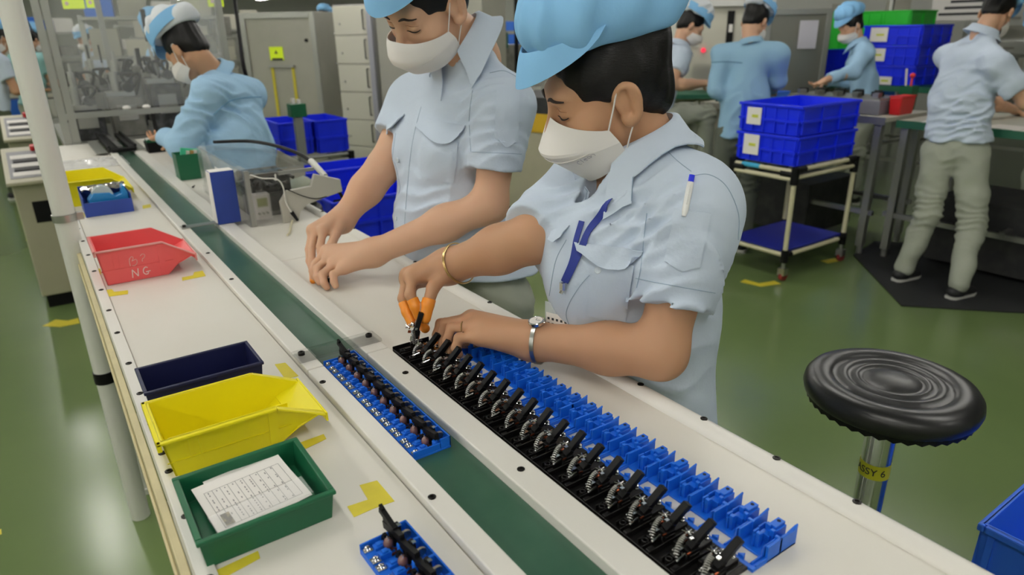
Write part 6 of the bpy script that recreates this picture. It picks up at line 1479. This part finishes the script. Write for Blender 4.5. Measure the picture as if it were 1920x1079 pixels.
ob('yellow_band', MB().box((0, -.006, .74), (Ll, .6, .88)), mat('band_yellow', '#c9a21e', .5), lm, smooth=0); ob('dark_top', MB().box((0, 0, .88), (Ll, .6, 1.0)), MATS['dark_box'], lm, smooth=0)
ob('plinth', MB().box((.02, .04, 0), (Ll - .02, .56, .12)), M_BLACK, lm, smooth=0)
ma = thing('tall_machine', 'tall machine of dark posts and grey boxes seen between the two front women', 'machine', tuple(W(945, 60, 6.6) * [1, 1, 0]), math.radians(-35))
for x in (-.35, -.1, .12, .38): ob('post', MB().box((x - .02, -.02, 0), (x + .02, .02, 2.1)), M_ALU if x != .12 else M_BLACK, ma, smooth=0)
ob('box', MB().box((-.3, .05, 1.45), (-.05, .3, 1.85)), MATS['dark_box'], ma, smooth=0, bevel=.005); ob('box', MB().box((.0, .05, 1.1), (.3, .3, 1.35)), M_MIDM, ma, smooth=0, bevel=.005)
ob('green_box', MB().box((-.06, -.04, 1.32), (.04, -.02, 1.46)), mat('dull_green', '#3f6a55', .5), ma, smooth=0); ob('shelf', MB().box((-.4, -.02, 1.0), (.42, .35, 1.05)), M_ALU, ma, smooth=0)
ob('bottle_rack', MB().cyl((-.2, .1, 1.05), (-.2, .1, 1.3), .05, n=14).cyl((.2, .1, 1.05), (.2, .1, 1.22), .045, n=14), mat('cream_jar', '#d2cbae', .5), ma)
# carts with blue bins
def cart(label, x0, y0, x1, y1, zt, zl, rz=0, m=M_PIPE):
    t = thing('pipe_cart', label, 'cart', ((x0 + x1) / 2, (y0 + y1) / 2, 0), rz); a, b_ = (x1 - x0) / 2, (y1 - y0) / 2
    for x in (-a, a):
        for y in (-b_, b_):
            ob('leg', MB().cyl((x, y, .08), (x, y, zt), .014, n=10), m, t); ob('joint', MB().cyl((x, y, zt - .05), (x, y, zt + .02), .03, n=10), M_BLACK, t); ob('castor', MB().cyl((x - .01, y, .035), (x + .01, y, .035), .035, n=14).cyl((x, y, .05), (x, y, .09), .01, n=6), M_BLACK, t)
    for z in (zt, zt - .045, zl):
        for y in (-b_, b_): ob('rail', MB().cyl((-a, y, z), (a, y, z), .0135, n=10), m, t)
        for x in (-a, a): ob('rail', MB().cyl((x, -b_, z), (x, b_, z), .0135, n=10), m, t)
    ob('shelf', MB().box((-a, -b_, zl + .012), (a, b_, zl + .022)), MATS['shelf_blue'], t, smooth=0)
    return t
cart('pipe cart with ivory rails under the large blue bin beside the bench', 1.18, 3.34, 1.72, 4.0, .40, .15)
crate('large blue bin with low front on the cart beside the bench', (1.45, 3.52, .42), .52, .34, .24, 0, nx=2, ny=2, group='blue bins on the near cart')
crate('large blue bin behind the low one on the cart beside the bench', (1.45, 3.84, .42), .52, .27, .34, 0, nx=2, ny=2, group='blue bins on the near cart')
ob('black_coil', MB().lathe([(.04, -.02), (.07, -.02), (.075, 0), (.07, .02), (.04, .02)], (0, 0, 0), (.2, .3, 1), 18), M_BLACK, label='black coil of cable lying in the low blue bin', cat='cable', loc=(1.33, 3.52, .60))
cart('metal cart with blue crates between the enclosure and the locker tower', 1.62, 5.6, 2.2, 6.15, .52, .25, m=M_ALU)
crate('blue crate on the left of the metal cart', (1.77, 5.9, .54), .27, .5, .27, 0, nx=1, ny=2, group='blue crates on the metal cart')
crate('blue crate on the right of the metal cart', (2.06, 5.86, .54), .27, .5, .27, 0, nx=1, ny=2, group='blue crates on the metal cart')
cart('low cart with a blue shelf and ivory rails in front of the metal cart', 1.30, 4.55, 1.82, 5.1, .36, .12)
ob('shelf_board', MB().box((-.25, -.26, 0), (.25, .26, .012)), MATS['shelf_blue'], label='blue board lying on the low cart', cat='board', loc=(1.56, 4.825, .375), smooth=0)
gp = thing('post_box', 'small green box on a grey post in front of the blue crates', 'box', tuple(W(562, 250, 5.3) * [1, 1, 0])); gz = float(W(562, 205, 5.3)[2])
ob('post', MB().box((-.03, -.03, 0), (.03, .03, gz - .05)), M_ALU, gp, smooth=0); ob('box', MB().box((-.06, -.05, gz - .05), (.06, .05, gz + .05)), M_GREEN, gp, smooth=0, bevel=.004); ob('slips', MB().box((-.03, -.02, gz + .05), (-.01, .02, gz + .09)).box((.01, -.02, gz + .05), (.03, .02, gz + .08)), M_PAPER, gp, smooth=0)
cbl = ob('black_cable', MB().tube(arc([W(436, -30, 4.6), W(448, 60, 4.5), W(458, 130, 4.5), W(475, 175, 4.6)], 8), .013, 8), M_BLACK, label='thick black cable hanging beside the right frame post', cat='cable')
ob('black_cable', MB().tube(arc([W(30, -20, 5.0), W(42, 20, 5.0), W(62, 60, 5.0)], 6), .006, 6), M_BLACK, label='thin black cable slanting beside the white pipe', cat='cable')
# far halls: racks and pale partitions so the depth of the room reads
def rack(label, x, y, w, h, rz, seedv):
    rx = random.Random(seedv); t = thing('far_rack', label, 'rack', (x, y, 0), rz)
    for a in (-w / 2, w / 2): ob('post', MB().box((a - .025, -.025, 0), (a + .025, .025, h)), M_ALU, t, smooth=0)
    for k_ in range(4):
        z = .5 + k_ * (h - .55) / 3; ob('shelf', MB().box((-w / 2, -.2, z), (w / 2, .3, z + .03)), M_ALU, t, smooth=0)
        for i in range(4):
            bw = w / 5; ob('bin', MB().box((-w / 2 + .06 + i * w / 4.2, -.18, z + .03), (-w / 2 + .06 + i * w / 4.2 + bw, .2, z + .03 + rx.uniform(.12, .28))), rx.choice([M_BEI2, M_PAPER, M_MIDM, MATS['light_blue_plastic'], M_GREYP]), t, smooth=0, bevel=.005)
    return t
rx_ = [(-1.1, 9.5), (-.2, 11.0), (1.3, 8.6), (2.0, 10.7), (.3, 13.5), (2.2, 14), (-1.8, 14), (3.4, 12), (5.2, 9.8), (6.6, 8.6), (5.0, 13), (8.2, 7.4), (9.0, 5.2), (4.2, 7.6), (9.6, 3.4)]
for i, (x, y) in enumerate(rx_): rack('grey metal rack of assorted boxes far in the hall, %s counted from the left aisle' % ORD[i], x, y, 1.3, 1.5 + .1 * (i % 3), -math.atan2(x, y), i)
bpy.context.view_layer.update()
